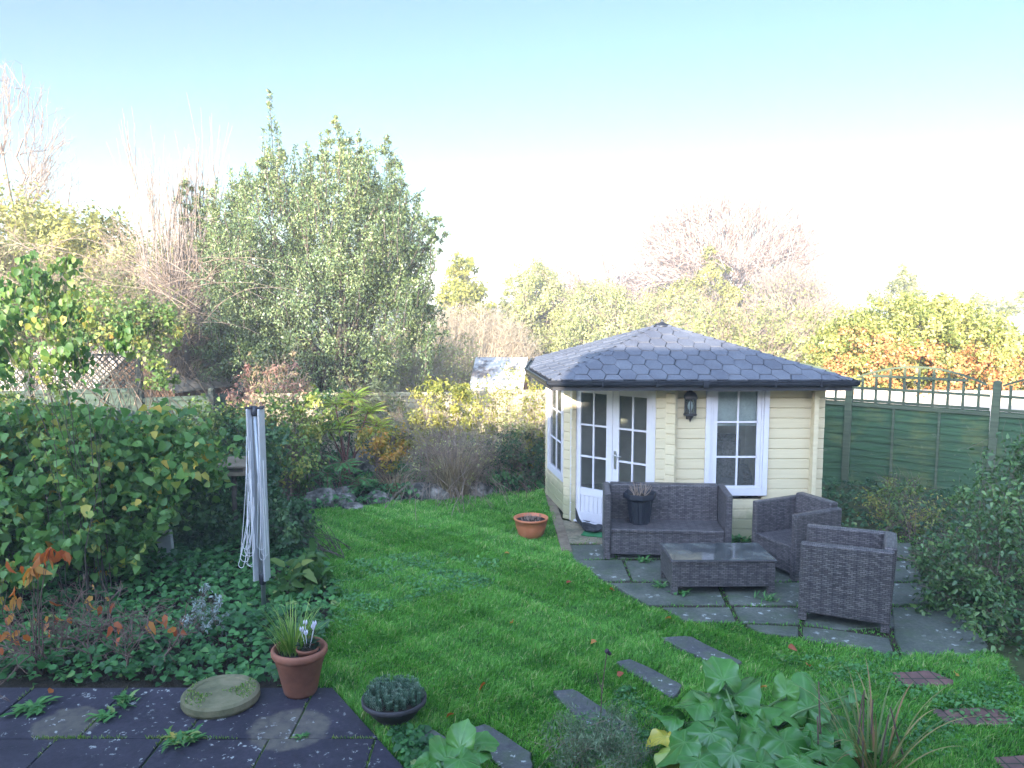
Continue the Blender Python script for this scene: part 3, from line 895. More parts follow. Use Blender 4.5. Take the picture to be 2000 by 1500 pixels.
# ---- what shows through the window: a patterned armchair
M['pattern'] = mat_noise('dark_patterned_fabric', [(.42,(.02,.022,.03)),(.5,(.16,.16,.18)),(.58,(.03,.03,.04))], 22, .9, 0)
ac = empty('armchair', (2.68,10.25,.05), R(-12), 'dark patterned armchair seen through the summerhouse window', 'armchair')
m = MB(); m.box(-.30,-.3,.14,.30,.3,.45); m.build('seat', M['pattern'], ac, bev=.05)
m = MB(); m.box(-.31,.2,.40,.31,.38,1.02); m.build('backrest', M['pattern'], ac, bev=.08)
for s in (-1,1):
    m = MB(); m.box(s*.36-.07,-.3,.12,s*.36+.07,.36,.62); m.build('arm', M['pattern'], ac, bev=.05)
    m = MB(); m.tube([(s*.3,-.25,0),(s*.3,-.25,.14)], .02, 8); m.tube([(s*.3,.3,0),(s*.3,.3,.14)], .02, 8); m.build('leg', M['wood_edge'], ac)

# ================================================================== WICKER FURNITURE
def wicker(name, loc, rz, w, d, ha, hb, label, cat, sh_=.335, arm=.075):
    t = empty(name, loc, rz, label, cat, 'dark wicker garden seats')
    m = MB(); m.box(arm+.002, .012, .055, w-arm-.002, d-.08, sh_); m.box(arm+.003, .004, sh_-.035, w-arm-.003, d-.1, sh_+.004)
    m.build('seat', M['rattan'], t, bev=.008, uv=True)
    m = MB(); m.add([(arm+.001,d-.12,.1),(w-arm-.001,d-.12,.1),(w-arm-.001,d-.0,.1),(arm+.001,d-.0,.1),(arm+.001,d-.075,hb),(w-arm-.001,d-.075,hb),(w-arm-.001,d+.03,hb),(arm+.001,d+.03,hb)],
                    [(3,2,1,0),(4,5,6,7),(0,1,5,4),(1,2,6,5),(2,3,7,6),(3,0,4,7)])
    m.build('backrest', M['rattan'], t, bev=.02, uv=True)
    for x0 in (0, w-arm):
        m = MB()
        zf = ha; zb_ = ha+.01
        m.add([(x0,0,.07),(x0+arm,0,.07),(x0+arm,d,.07),(x0,d,.07),(x0,0,zf),(x0+arm,0,zf),(x0+arm,d+.01,zb_),(x0,d+.01,zb_)],
              [(3,2,1,0),(4,5,6,7),(0,1,5,4),(1,2,6,5),(2,3,7,6),(3,0,4,7)])
        m.build('arm', M['rattan'], t, bev=.018, uv=True)
        for y0 in (.002, d-.072):
            m = MB(); m.box(x0+.002, y0, 0, x0+arm-.002, y0+.07, .0695); m.build('leg', M['rattan'], t, bev=.004, uv=True)
    return t
SOFA = wicker('wicker_sofa', (1.0,8.45,.03), R(-4.5), 1.37, .52, .735, .745, 'dark brown wicker two seat sofa under the summerhouse wall with a planter on it', 'sofa')
c2a = Vector((2.575,8.36)); 
wicker('wicker_armchair', (c2a.x,c2a.y,.03), math.atan2(-.916,.40), .66, .60, .68, .735, 'dark wicker armchair facing left, between the sofa and the front armchair', 'armchair')
wicker('wicker_armchair', (2.82,7.42,.03), math.atan2(-.906,-.423), .68, .74, .70, .725, 'dark wicker armchair at the front right with its woven side toward us', 'armchair')

tb = empty('coffee_table', (1.52,7.38,.03), R(1), 'low dark wicker coffee table with a glass top in front of the sofa', 'table')
m = MB(); m.box(.012,.012,.075,1.008,.548,.318); m.build('body', M['rattan'], tb, bev=.006, uv=True)
m = MB(); m.box(0,0,.3185,1.02,.56,.336); m.build('rim', M['rattan'], tb, bev=.006, uv=True)
def mat_top():
    m_, t, b = nt('smoked_glass_top')
    n = noise(t, 5, 6); r = ramp(t, [(.4,(.045,.05,.052)),(.7,(.13,.14,.13))], n.outputs[0])
    t.links.new(r.outputs[0], b.inputs['Base Color']); b.inputs['Roughness'].default_value = .12; b.inputs['Specular IOR Level'].default_value = .9
    r2 = ramp(t, [(.4,(.06,.06,.06)),(.75,(.3,.3,.3))], n.outputs[0]); t.links.new(r2.outputs[0], b.inputs['Roughness'])
    return m_
m = MB(); m.box(.014,.014,.3365,1.006,.546,.343); m.build('glass_top', mat_top(), tb, bev=.002)
for x in (.012,.948):
    for y in (.012,.488):
        m = MB(); m.box(x,y,0,x+.06,y+.06,.0745); m.build('leg', M['rattan'], tb, uv=True)

# ================================================================== POTS
def soil_disc(r, z, parent, c=(0,0)):
    m = MB(); m.lathe([(r,z-.01),(r,z),(r*.6,z+.008),(.001,z+.012)], 20, (c[0],c[1],0)); return m.build('soil', M['soil'], parent)
def dry_stems(parent, n, r, z, h, mat, lean=.6, rad=.0025):
    segs = []
    for i in range(n):
        a = random.uniform(0,6.28); q = random.uniform(0,r); p = Vector((q*math.cos(a), q*math.sin(a), z))
        d = Vector((math.cos(a)*lean*random.random(), math.sin(a)*lean*random.random(), 1)).normalized(); L = h*random.uniform(.6,1.1)
        m_ = p + d*L*.5 + Vector((random.gauss(0,.008),random.gauss(0,.008),0)); e = p + d*L
        segs += [(tuple(p),tuple(m_),rad,rad*.9),(tuple(m_),tuple(e),rad*.9,rad*.6)]
    return wood('stems', segs, mat, parent)
M['black_plastic'] = mat_plain('matt_black_plastic', (.022,.024,.034), .45, dirt=.25)
sc = at(1249,1018,8.68)
pl = empty('black_planter', (sc.x, 8.68, .372), 0, 'black eight sided plastic planter with dead stems standing on the wicker sofa', 'planter')
pl.scale = (1.12,1.12,1.32)
m = MB()
prof = [(.001,.001),(.098,0),(.123,.20),(.150,.212),(.164,.222),(.166,.262),(.158,.264),(.146,.228),(.135,.225),(.001,.22)]
m.lathe(prof, 8, (0,0,0), smooth=False, cap=False)
for k in range(16):
    a = k*math.pi/8+.05; m.bar((.096*math.cos(a),.096*math.sin(a),.01),(.121*math.cos(a),.121*math.sin(a),.19),.012,.012)
m.build('pot', M['black_plastic'], pl, bev=.003)
soil_disc(.14,.228,pl); dry_stems(pl, 26, .07, .23, .12, M['pale_bark'], 1.0, .0035)

oc = gd(1037,1050)
ob = empty('orange_bowl_planter', (oc.x, oc.y, 0), 0, 'round orange plastic bowl planter with dead stalks on the lawn by the doors', 'planter')
m = MB(); m.lathe([(.001,.001),(.115,0),(.155,.06),(.185,.15),(.196,.225),(.208,.228),(.210,.25),(.203,.254),(.190,.25),(.182,.20),(.001,.19)], 36, cap=False); m.build('pot', M['orange_plastic'], ob)
soil_disc(.183,.215,ob); dry_stems(ob, 60, .14, .215, .06, M['pale_bark'], .8, .0035)

tc_ = gd(580,1366,.05)
tp = empty('terracotta_pot', (tc_.x, tc_.y+.1, .053), 0, 'big terracotta pot of grassy leaves standing on the corner of the patio', 'pot')
m = MB(); m.lathe([(.001,.001),(.108,0),(.118,.02),(.165,.235),(.168,.238),(.170,.27),(.172,.272),(.186,.28),(.197,.30),(.197,.325),(.186,.34),(.172,.336),(.162,.31),(.15,.25),(.001,.24)], 40, cap=False); m.build('pot', M['terracotta'], tp)
soil_disc(.152,.285,tp)
def blades(name, n, r, z, L, w, mat, parent, lean=.9, arch=.5, c=(0,0), loc=None, amin=0, amax=6.283, nseg=5):
    """arching strap leaves from a clump"""
    V = []; Q = []; rn = []
    for i in range(n):
        a = random.uniform(amin, amax); q = r*math.sqrt(random.random()); p = Vector((c[0]+q*math.cos(a), c[1]+q*math.sin(a), z))
        a += random.gauss(0,.4); out = Vector((math.cos(a), math.sin(a), 0)); sd_ = Vector((-out.y, out.x, 0))
        l = L*random.uniform(.55,1.1); ln2 = lean*random.uniform(.1,1); ar = arch*random.uniform(.5,1.4)
        b = len(V); ang = math.pi/2 - ln2*.5
        for k in range(nseg+1):
            t_ = k/nseg; wd = w*(1-t_**2.2)*.5 + .0004
            V += [tuple(p - sd_*wd), tuple(p + sd_*wd)]
            ang -= ar*2.2/nseg*t_*1.3 + .02
            p = p + (out*math.cos(ang) + Vector((0,0,1))*math.sin(ang))*(l/nseg)
        for k in range(nseg): Q.append((b+2*k, b+2*k+1, b+2*k+3, b+2*k+2)); rn.append(i*.618 % 1)
    return np_mesh(name, np.array(V), np.array(Q), None, rn, mat, parent, smooth=True, loc=loc)
M['lime_blade'] = mat_leaf('lime_blade', [(0,(.07,.17,.03)),(.6,(.16,.30,.05)),(.85,(.30,.40,.10)),(1,(.40,.38,.16))], .45, .35)
blades('grassy_leaves', 150, .10, .285, .36, .008, M['lime_blade'], tp, 1.1, .55, c=(-.05,.03))
sp = empty('small_pot', (tp.location.x+.07, tp.location.y-.05, .053+.225), 0, 'small brown pot of white cyclamen set inside the big terracotta pot', 'pot')
m = MB(); m.lathe([(.001,.001),(.05,0),(.068,.11),(.078,.112),(.080,.132),(.074,.134),(.068,.12),(.001,.115)], 28, cap=False); m.build('pot', M['terracotta'], sp)
soil_disc(.066,.12,sp)
cy = empty('cyclamen', (sp.location.x, sp.location.y, sp.location.z+.12), 0, 'white cyclamen with dark leaves growing in the small pot', 'flower')
M['dark_leaf'] = mat_leaf('dark_leaf', [(0,(.012,.035,.02)),(.7,(.03,.075,.035)),(1,(.10,.14,.10))], .45, .15)
n = 26; a = RNG.random(n)*6.28; P = np.stack([np.cos(a)*.01,np.sin(a)*.01,RNG.random(n)*.02],1); Dd = np.stack([np.cos(a),np.sin(a),RNG.uniform(.1,.9,n)],1)
V,q,k = leaf_arrays(P+Dd*.035, .05, .045, Dd, np.tile([[0,0,1.]],(n,1)), 'l6', .1); np_mesh('leaf_rosette', V, q, None, np.repeat(RNG.random(n),k), M['dark_leaf'], cy)
M['petal'] = mat_plain('white_petal', (.75,.72,.8), .6, dirt=.05)
for (fx, fy, fz) in ((-.03,-.02,.13),(.045,0,.14),(-.015,.02,.16),(.05,.02,.155),(0,-.03,.11)):
    m = MB()
    for kk in range(5):
        a = kk*1.257; s_ = Vector((math.cos(a),math.sin(a),0)); pz = Vector((fx,fy,fz)); si = Vector((-s_.y,s_.x,0))
        m.add([pz+s_*.004, pz+s_*.012+si*.011+Vector((0,0,.018)), pz+s_*.016+Vector((0,0,.042)), pz+s_*.012-si*.011+Vector((0,0,.018))], [(0,1,2,3)])
    m.tube([(fx*.3,fy*.3,0),(fx,fy,fz)], .0015, 5)
    m.build('flower', M['petal'], cy)

bc = gd(768,1420)
sb = empty('succulent_bowl', (bc.x, bc.y+.06, 0), 0, 'dark shallow bowl packed with grey green succulents below the patio corner', 'planter')
m = MB(); m.lathe([(.001,.001),(.10,0),(.11,.03),(.16,.085),(.205,.145),(.218,.15),(.220,.178),(.208,.182),(.19,.16),(.001,.15)], 36, cap=False); m.build('bowl', mat_plain('dark_stone_bowl',(.045,.04,.045),.75,bmp=.3,dirt=.4), sb)
soil_disc(.195,.168,sb)
M['succulent'] = mat_leaf('succulent_leaf', [(0,(.04,.09,.055)),(.6,(.09,.17,.10)),(1,(.20,.27,.19))], .6, .1)
Pl = []; Dl = []; rl = []
for i in range(170):
    a = random.uniform(0,6.28); q = .2*math.sqrt(random.random()); x_ = q*math.cos(a); y_ = q*math.sin(a); hh = random.uniform(.04,.10)*(1.25-q*2.2)
    for kz in range(7):
        for kk in range(5):
            b = kk*1.257+kz*.6; Pl.append((x_+.004*math.cos(b), y_+.004*math.sin(b), .17+hh*kz/7*1.1)); Dl.append((math.cos(b)*.8, math.sin(b)*.8, .5+kz*.12)); rl.append((i*.37+kz*.06) % 1)
Pl = np.array(Pl); Dl = np.array(Dl); V,q,k = leaf_arrays(Pl, .02, .008, Dl, np.tile([[0,0,1.]],(len(Pl),1)), 'quad', .1)
np_mesh('succulents', V, q, None, np.array(rl), M['succulent'], sb)

ms = gd(430,1372,.05)
M['millstone'] = mat_noise('mossy_stone', [(.35,(.10,.10,.055)),(.55,(.17,.16,.09)),(.7,(.22,.19,.12)),(.8,(.10,.16,.04))], 6, .9, .7, .01)
m = MB(); m.lathe([(.255,.0),(.265,.02),(.262,.06),(.245,.075),(.20,.078),(.19,.070),(.08,.068),(.001,.07)], 44, smooth=False)
o = m.build('round_stone', M['millstone']); o.location = (ms.x, ms.y+.02, .053); tag(o, 'round mossy stone disc lying on the edge of the patio', 'stone disc')
m = MB()
Pm = []; 
nm = 900; a = RNG.random(nm)*6.28; rr_ = .24*np.sqrt(RNG.random(nm)); keep = (np.sin(a*2+1)+np.cos(a*3)*.6+rr_*6) > 1.3
a = a[keep]; rr_ = rr_[keep]; Pm = np.stack([rr_*np.cos(a), rr_*np.sin(a), np.full(len(a), .07)],1)
V,q,k = leaf_arrays(Pm, .02, .008, np.stack([RNG.normal(size=len(a))*.6,RNG.normal(size=len(a))*.6,np.ones(len(a))],1), rand_dirs(len(a)),'quad'); np_mesh('moss', V, q, None, RNG.random(len(a)), M['lime_blade'], o)

# ---- crumpled mats by the doors
def matmesh(name, cx, cy, sx, sy, rot, amp, mat, label, z=.045, fold=None):
    nx, ny = 18, 14; vs_ = []; fs_ = []
    for j in range(ny+1):
        for i in range(nx+1):
            u, v = i/nx-.5, j/ny-.5; x = u*sx; y = v*sy
            zz = abs(amp*math.sin(u*7+v*5+1)*(.4+abs(u))) + amp*.4*math.sin(v*11+u*3)**2
            if fold: zz += fold*max(0, (-u-v-.25))*2.0; x += max(0, -u-v-.25)*.25
            c_, s_ = math.cos(rot), math.sin(rot); vs_.append((x*c_-y*s_, x*s_+y*c_, zz))
    for j in range(ny):
        for i in range(nx): k = j*(nx+1)+i; fs_.append((k,k+1,k+nx+2,k+nx+1))
    m = MB(); m.add(vs_, fs_, True); o = m.build(name, mat); o.location = (cx, cy, z)
    s = o.modifiers.new('thick','SOLIDIFY'); s.thickness = .006
    return tag(o, label, 'doormat')
q = gd(1146,1038); matmesh('doormat', q.x, q.y, .46, .34, R(-42), .035, mat_plain('black_felt',(.03,.03,.034),.95,bmp=.4), 'crumpled black mat lying at the foot of the white doors', .05, fold=.16)
q = gd(1165,1050); matmesh('doormat', q.x, q.y, .34, .20, R(-18), .01, mat_plain('green_felt',(.02,.16,.055),.95,bmp=.4), 'small green mat half under the crumpled black one', .038)

# ================================================================== ROTARY DRIER
rt = gd(515,1185)
rd = empty('rotary_drier', (rt.x, rt.y, 0), 0, 'folded rotary clothes drier with grey arms and hanging white lines', 'clothes drier')
M['alu'] = mat_plain('dull_aluminium', (.47,.48,.52), .38, metal=.35, dirt=.08)
M['pole'] = mat_plain('galvanised_pole', (.28,.31,.34), .45, metal=.5)
M['cord'] = mat_plain('white_cord', (.62,.62,.64), .6, dirt=.06)
m = MB(); m.tube([(0,0,-.05),(.01,0,.9),(-.02,0,1.86)], .0215, 16); m.build('pole', M['pole'], rd)
m = MB(); m.lathe([(.03,0),(.033,.01),(.033,.09),(.028,.1)], 16, (0,0,.22)); m.build('collar', M['black_plastic'], rd); m = MB(); m.lathe([(.028,0),(.034,.01),(.034,.05),(.02,.088)], 16, (-.02,0,1.80)); m.build('hub', M['black_plastic'], rd)
for k, (tx, ty, bx, by) in enumerate(((-.070,-.02,-.050,-.035),(.036,-.03,.045,-.035),(-.062,.05,-.045,.04),(.030,.05,.04,.04))):
    m = MB(); a = Vector((bx,by,.26)); b = Vector((tx,ty,1.865)); m.bar(a, b, .052 if k < 2 else .04, .022); m.build('arm', M['alu'], rd, bev=.006)
    m = MB(); m.bar(b-Vector((0,0,.002)), b+Vector((0,0,.018)), .058 if k < 2 else .045, .027); m.build('end_cap', M['black_plastic'], rd, bev=.003)
random.seed(3)
for k in range(11):     # slack loops of line hanging from the arms
    lft = k % 3 != 2
    zt = 1.62 - .085*k; xa = (-.085 if lft else .015)+random.uniform(-.008,.012); xb2 = xa+random.uniform(.02,.045)
    xb = (random.uniform(-.17,-.06) if lft else random.uniform(-.01,.07)); w = random.uniform(.022,.045); zb_ = random.uniform(.36,.62)
    pts = []
    for i in range(13):
        u = i/12; pts.append((xa+(xb-w-xa)*u**1.7, -.05-.03*u-.003*k, zt+(zb_+w-zt)*u))
    for i in range(1,8):
        a = math.pi*(1+i/8); pts.append((xb+w*math.cos(a), -.08-.003*k, zb_+w+w*1.3*math.sin(a)))
    for i in range(13):
        u = 1-i/12; pts.append((xb2+(xb+w-xb2)*u**1.5, -.05-.03*u-.003*k, zt-.05+(zb_+w-zt+.05)*u))
    m = MB(); m.tube(pts, .0026, 6); m.build('line', M['cord'], rd)

# ================================================================== FENCES
def mat_fence(name, base, pale, moss, mossy=.6, band=.11):
    m, t, b = nt(name)
    tc = t.nodes.new('ShaderNodeTexCoord'); mp = t.nodes.new('ShaderNodeMapping'); mp.inputs['Scale'].default_value = (1.2,1.2,14)
    t.links.new(tc.outputs['Object'], mp.inputs['Vector'])
    n = noise(t, 1.6, 9, .65, vec=mp.outputs[0]); n2 = noise(t, 1.7, 6, .6); n3 = noise(t, 4.5, 9, .7)
    r = ramp(t, [(.3,tuple(c*.6 for c in base)),(.65,tuple(c*1.25 for c in base))], n.outputs[0])
    f = ramp(t, [(.5,(0,0,0)),(.75,(mossy,)*3)], n2.outputs[0])
    c = mix(t, mix(t, 1, f.outputs[0], ramp(t, [(.4,(.2,.2,.2)),(.6,(1,1,1))], n.outputs[0]).outputs[0], 'MULTIPLY'), r.outputs[0], moss)
    f2 = ramp(t, [(.60,(0,0,0)),(.72,(.65,.65,.65))], n3.outputs[0]); c = mix(t, f2.outputs[0], c, pale)
    t.links.new(c, b.inputs['Base Color']); b.inputs['Roughness'].default_value = .85
    bump(t, b, n.outputs[0], .5, .006)
    return m
M['green_fence'] = mat_fence('weathered_green_stain', (.036,.085,.036), (.22,.22,.13), (.17,.16,.045), .9)
M['green_post'] = mat_fence('green_post_stain', (.075,.095,.055), (.22,.20,.13), (.10,.12,.05), .5)
M['tan_fence'] = mat_fence('pale_larch_lap', (.36,.31,.20), (.48,.44,.33), (.20,.22,.10), .4)
M['grey_fence'] = mat_fence('grey_green_board', (.055,.085,.065), (.15,.16,.12), (.12,.15,.06), .5)
M['trellis'] = mat_fence('dark_trellis', (.05,.06,.05), (.12,.12,.09), (.08,.09,.05), .4)
def lap_panel(parent, a, b, z0, z1, mat, nb=10, off=None, battens=(.33,.66), bmat=None):
    """waney lap panel between ground points a and b, near face on the right of a -> b"""
    d = (b-a).normalized(); n = Vector((d.y,-d.x)); L = (b-a).length
    m = MB(); hgt = (z1-z0)/nb; N_ = 14
    for i in range(nb):
        ph = random.uniform(0,6.28); vs_ = []; fs_ = []
        for j in range(N_+1):
            s = L*j/N_; w = .012*math.sin(ph+s*4)+.006*math.sin(ph*2+s*11)
            p = a + d*s
            zt = z0+(i+1)*hgt+.02; zb_ = z0+i*hgt + w - .008
            pt = p + n*.0; pb = p + n*.016; pk = p + n*.006
            vs_ += [(pt.x,pt.y,zt),(pb.x,pb.y,zb_),(pk.x,pk.y,zb_+.001)]
        for j in range(N_): k = 3*j; fs_ += [(k,k+3,k+4,k+1),(k+1,k+4,k+5,k+2)]
        m.add(vs_, [tuple(reversed(f)) for f in fs_])
    bk = [a - n*.012, b - n*.012]
    m.add([(bk[0].x,bk[0].y,z0),(bk[1].x,bk[1].y,z0),(bk[1].x,bk[1].y,z1),(bk[0].x,bk[0].y,z1)], [(0,1,2,3)])
    pan = m.build('panel', mat, parent)
    r_ = MB()
    for f in battens:
        p = a + d*L*f + n*.028; r_.box(-.016,-.010,z0,.016,.010,z1-.03, Matrix.Translation((p.x,p.y,0)) @ Matrix.Rotation(math.atan2(d.y,d.x),4,'Z'))
    p = a+n*.026; q = b+n*.026
    r_.bar((p.x,p.y,z1-.02),(q.x,q.y,z1-.02),.03,.05)
    r_.build('batten', bmat or mat, pan)
    return pan
def post(parent, p, z1, mat, w=.095, rz=0, z0=-.05, tilt=(0,0)):
    m = MB(); m.box(-w/2,-w/2,z0,w/2,w/2,z1); m.add([(-w/2-.006,-w/2-.006,z1+.001),(w/2+.006,-w/2-.006,z1+.001),(w/2+.006,w/2+.006,z1+.001),(-w/2-.006,w/2+.006,z1+.001),(0,0,z1+.03)], [(0,1,4),(1,2,4),(2,3,4),(3,0,4),(3,2,1,0)])
    o = m.build('post', mat, parent, bev=.004); o.location = (p.x,p.y,0); o.rotation_euler = (tilt[0],tilt[1],rz); return o
def fix(parent, org):
    for ch in parent.children: ch.location = Vector(ch.location) - Vector((org[0],org[1],0))
    parent.location = (org[0],org[1],0)

rfence = empty('garden_fence', (0,0,0), 0, 'green lap panel fence with arched square trellis behind the right hand shrubs', 'fence')
p1 = Vector((5.17,12.14)); p2 = Vector((6.72,11.01)); p0 = Vector((3.5,12.95)); p3 = Vector((8.2,9.85)); pm = Vector((1.9,13.6))
ang = math.atan2(p2.y-p1.y, p2.x-p1.x)
ZS = 1.28
for a, b in ((pm,p0),(p0,p1),(p1,p2),(p2,p3)):
    d = (b-a).normalized()
    lap_panel(rfence, a+d*.04, b-d*.04, .0, ZS, M['green_fence'], 11, bmat=M['green_post'])
    n = Vector((d.y,-d.x))
    m = MB(); L = (b-a).length; arch = a is not pm
    za = lambda s: ZS + .32 + (.27*math.sin(math.pi*max(0,min(1,s/L)))**.8 if arch else .0)
    ns = 10
    for i in range(1, ns):
        s = L*i/ns; p = a+d*s
        m.bar((p.x,p.y,ZS-.01),(p.x,p.y,za(s)-.03),.036,.018, up=Vector((n.x,n.y,0)))
    for z_, lo2 in ((ZS+.045,0),(ZS+.235,0),(ZS+.43,1)):
        if z_ > ZS+.4 and not arch: continue
        sa, sb_ = (.05, L-.05) if not lo2 else (L*.17, L*.83)
        p = a+d*sa+n*.0165; q = a+d*sb_+n*.0165
        m.bar((p.x,p.y,z_),(q.x,q.y,z_),.018,.038)
    pts = [((a+d*(L*i/20)).x,(a+d*(L*i/20)).y,za(L*i/20)) for i in range(1,20)]
    for i in range(len(pts)-1): m.bar(pts[i],pts[i+1],.04,.028)
    m.build('trellis', M['green_post'], rfence)
for p, zt, tl in ((pm,1.62,0),(p0,1.6,0),(p1,1.61,R(.4)),(p2,1.71,R(.9)),(p3,1.7,0)):
    post(rfence, p, zt, M['green_post'], .10, ang, tilt=(0,tl))
fix(rfence, p1)

bfence = empty('garden_fence', (0,0,0), 0, 'pale sunlit lap panel fence across the end of the garden', 'fence')
bp = [Vector((-4.7,13.75)),Vector((-2.9,13.95)),Vector((-1.05,14.05)),Vector((.85,14.05)),Vector((1.9,13.68))]
for i in range(4):
    lap_panel(bfence, bp[i], bp[i+1], 0, 1.2 + (.04 if i == 2 else 0), M['tan_fence'], 9, battens=(.25,.5,.75))
for p in bp[:4]: post(bfence, p, 1.28, M['tan_fence'], .09)
fix(bfence, bp[2])

lfence = empty('garden_fence', (0,0,0), 0, 'grey green board fence topped with dark diamond trellis behind the left climbers', 'fence')
lp = [Vector((-10.4,11.6)),Vector((-8.6,11.95)),Vector((-7.45,12.2)),Vector((-5.9,12.55)),Vector((-4.9,12.9)),Vector((-4.7,13.75))]
for i in range(5):
    lap_panel(lfence, lp[i], lp[i+1], 0, 1.44 if i < 3 else 1.28, M['grey_fence'], 9)
    if i < 3:
        m = MB(); a, b = lp[i], lp[i+1]; d = (b-a).normalized(); n = Vector((d.y,-d.x)); L = (b-a).length; hh = .52; z0 = 1.47; stp = .095
        k = -int(hh/stp)-1
        while k*stp < L:
            for sgn in (1,-1):
                s0_ = k*stp; pts2 = []
                sa, sb_ = max(0, s0_), min(L, s0_+hh)
                if sb_-sa > .02:
                    za_ = z0+(sa-s0_); zb_ = z0+(sb_-s0_)
                    if sgn < 0: za_, zb_ = z0+hh-(sa-s0_), z0+hh-(sb_-s0_)
                    p = a+d*sa+n*(.006*sgn); q = a+d*sb_+n*(.006*sgn)
                    m.bar((p.x,p.y,za_),(q.x,q.y,zb_),.008,.02, up=Vector((n.x,n.y,0)).cross(Vector((q.x-p.x,q.y-p.y,zb_-za_)).normalized()))
            k += 1
        m.bar((a.x,a.y,z0+hh),(b.x,b.y,z0+hh),.03,.035); m.build('trellis', M['trellis'], lfence)
for i, p in enumerate(lp): post(lfence, p, 2.12 if i < 4 else 1.4, M['trellis'], .09)
fix(lfence, lp[2])

# ================================================================== BUILDINGS
def gable(name, loc, rz, w, d, hw, hr, wallm, roofm, label, cat, over=.12, zb=0.):
    """ridge along local x; w along x, d along y"""
    t = empty(name, loc, rz, label, cat)
    m = MB(); m.add([(-w/2,-d/2,zb),(w/2,-d/2,zb),(w/2,d/2,zb),(-w/2,d/2,zb),(-w/2,-d/2,hw),(w/2,-d/2,hw),(w/2,d/2,hw),(-w/2,d/2,hw),(-w/2,0,hr-.02),(w/2,0,hr-.02)],
                    [(0,1,5,4),(1,2,6,9,5),(2,3,7,6),(3,0,4,8,7)]); m.build('wall', wallm, t)
    m = MB(); X = w/2+over; s = (hr-hw)/(d/2); Y_ = d/2+over; ze = hw-s*over
    for sg in (-1,1):
        vs_ = [(-X,sg*Y_,ze),(X,sg*Y_,ze),(X,0,hr),(-X,0,hr)]; vs_ += [(x,y,z+.04) for x,y,z in vs_]
        m.add(vs_, [(0,1,2,3),(7,6,5,4),(0,4,5,1),(1,5,6,2),(2,6,7,3),(3,7,4,0)])
    m.build('roof', roofm, t)
    return t
def mat_boards(name, c0, c1, sc, axis='z'):
    m, t, b = nt(name); tc = t.nodes.new('ShaderNodeTexCoord'); w = t.nodes.new('ShaderNodeTexWave'); w.wave_profile = 'SAW'; w.bands_direction = axis.upper()
    w.inputs['Scale'].default_value = sc; t.links.new(tc.outputs['Object'], w.inputs['Vector'])
    n = noise(t, 6, 8); r = ramp(t, [(.3,c0),(.7,c1)], n.outputs[0]); r2 = ramp(t, [(0,(.25,.25,.25)),(.12,(1,1,1))], w.outputs[0])
    t.links.new(mix(t,1,r.outputs[0],r2.outputs[0],'MULTIPLY'), b.inputs['Base Color']); b.inputs['Roughness'].default_value = .85
    bump(t, b, w.outputs[0], .6, .01)
    return m
M['shed_wall'] = mat_boards('brown_shiplap', (.10,.055,.035), (.19,.11,.07), 2.6)
M['shed_roof'] = mat_boards('boarded_roof', (.16,.135,.105), (.27,.235,.19), 1.4, 'x')
M['felt'] = mat_noise('mottled_felt', [(.4,(.10,.09,.09)),(.5,(.38,.36,.34)),(.7,(.50,.48,.44))], 3.2, .9, .3, .01)  # pale grey felt with dark mottling
s1_ = at(405,745,15.2)
gable('shed', (s1_.x-.35,15.4,0), R(62), 2.4, 1.9, 1.30, 1.86, M['shed_wall'], M['shed_roof'], 'brown timber shed with boarded roof behind the left fence', 'shed')
gable('playhouse', (-.24,18.4,-.2), R(-8), 1.02, 1.7, 1.05, 1.68, mat_boards('red_brown_board',(.20,.07,.04),(.30,.12,.07),2.4), M['felt'], 'small red brown outbuilding with frosted pale roof left of the summerhouse', 'outbuilding', .1, .2)
M['roof_tile'] = mat_boards('grey_roof_tile', (.20,.18,.17), (.30,.28,.27), 1.2)
M['render'] = mat_plain('pale_render', (.55,.47,.40), .9, bmp=.3)
gable('far_house', (25.5,36,-2), R(0), 8, 8, 2.6, 4.05, M['render'], M['roof_tile'], 'low grey roofed house at the far right beyond the berry hedge', 'house')
nw = MB(); nw.box(-1.9,-.1,0,1.9,.1,1.92)
for i in range(8): nw.box(-1.92+i*.48,-.13,1.922,-1.92+i*.48+.472,.13,1.955)
o = nw.build('garden_wall', M['render'], bev=.006); o.location = (-8.0,15.3,0); tag(o, 'pale sunlit wall glimpsed through the diamond trellis on the left', 'wall')
gw = MB(); gw.box(-4,-.1,0,4,.1,1.04)
for i in range(16): gw.box(-4.02+i*.503,-.13,1.042,-4.02+i*.503+.495,.13,1.075)
o = gw.build('garden_wall', M['render'], bev=.006); o.location = (8.0,15.6,0); o.rotation_euler = (0,0,R(-6)); tag(o, 'pale sunlit garden wall glimpsed through the trellis on the right', 'wall')

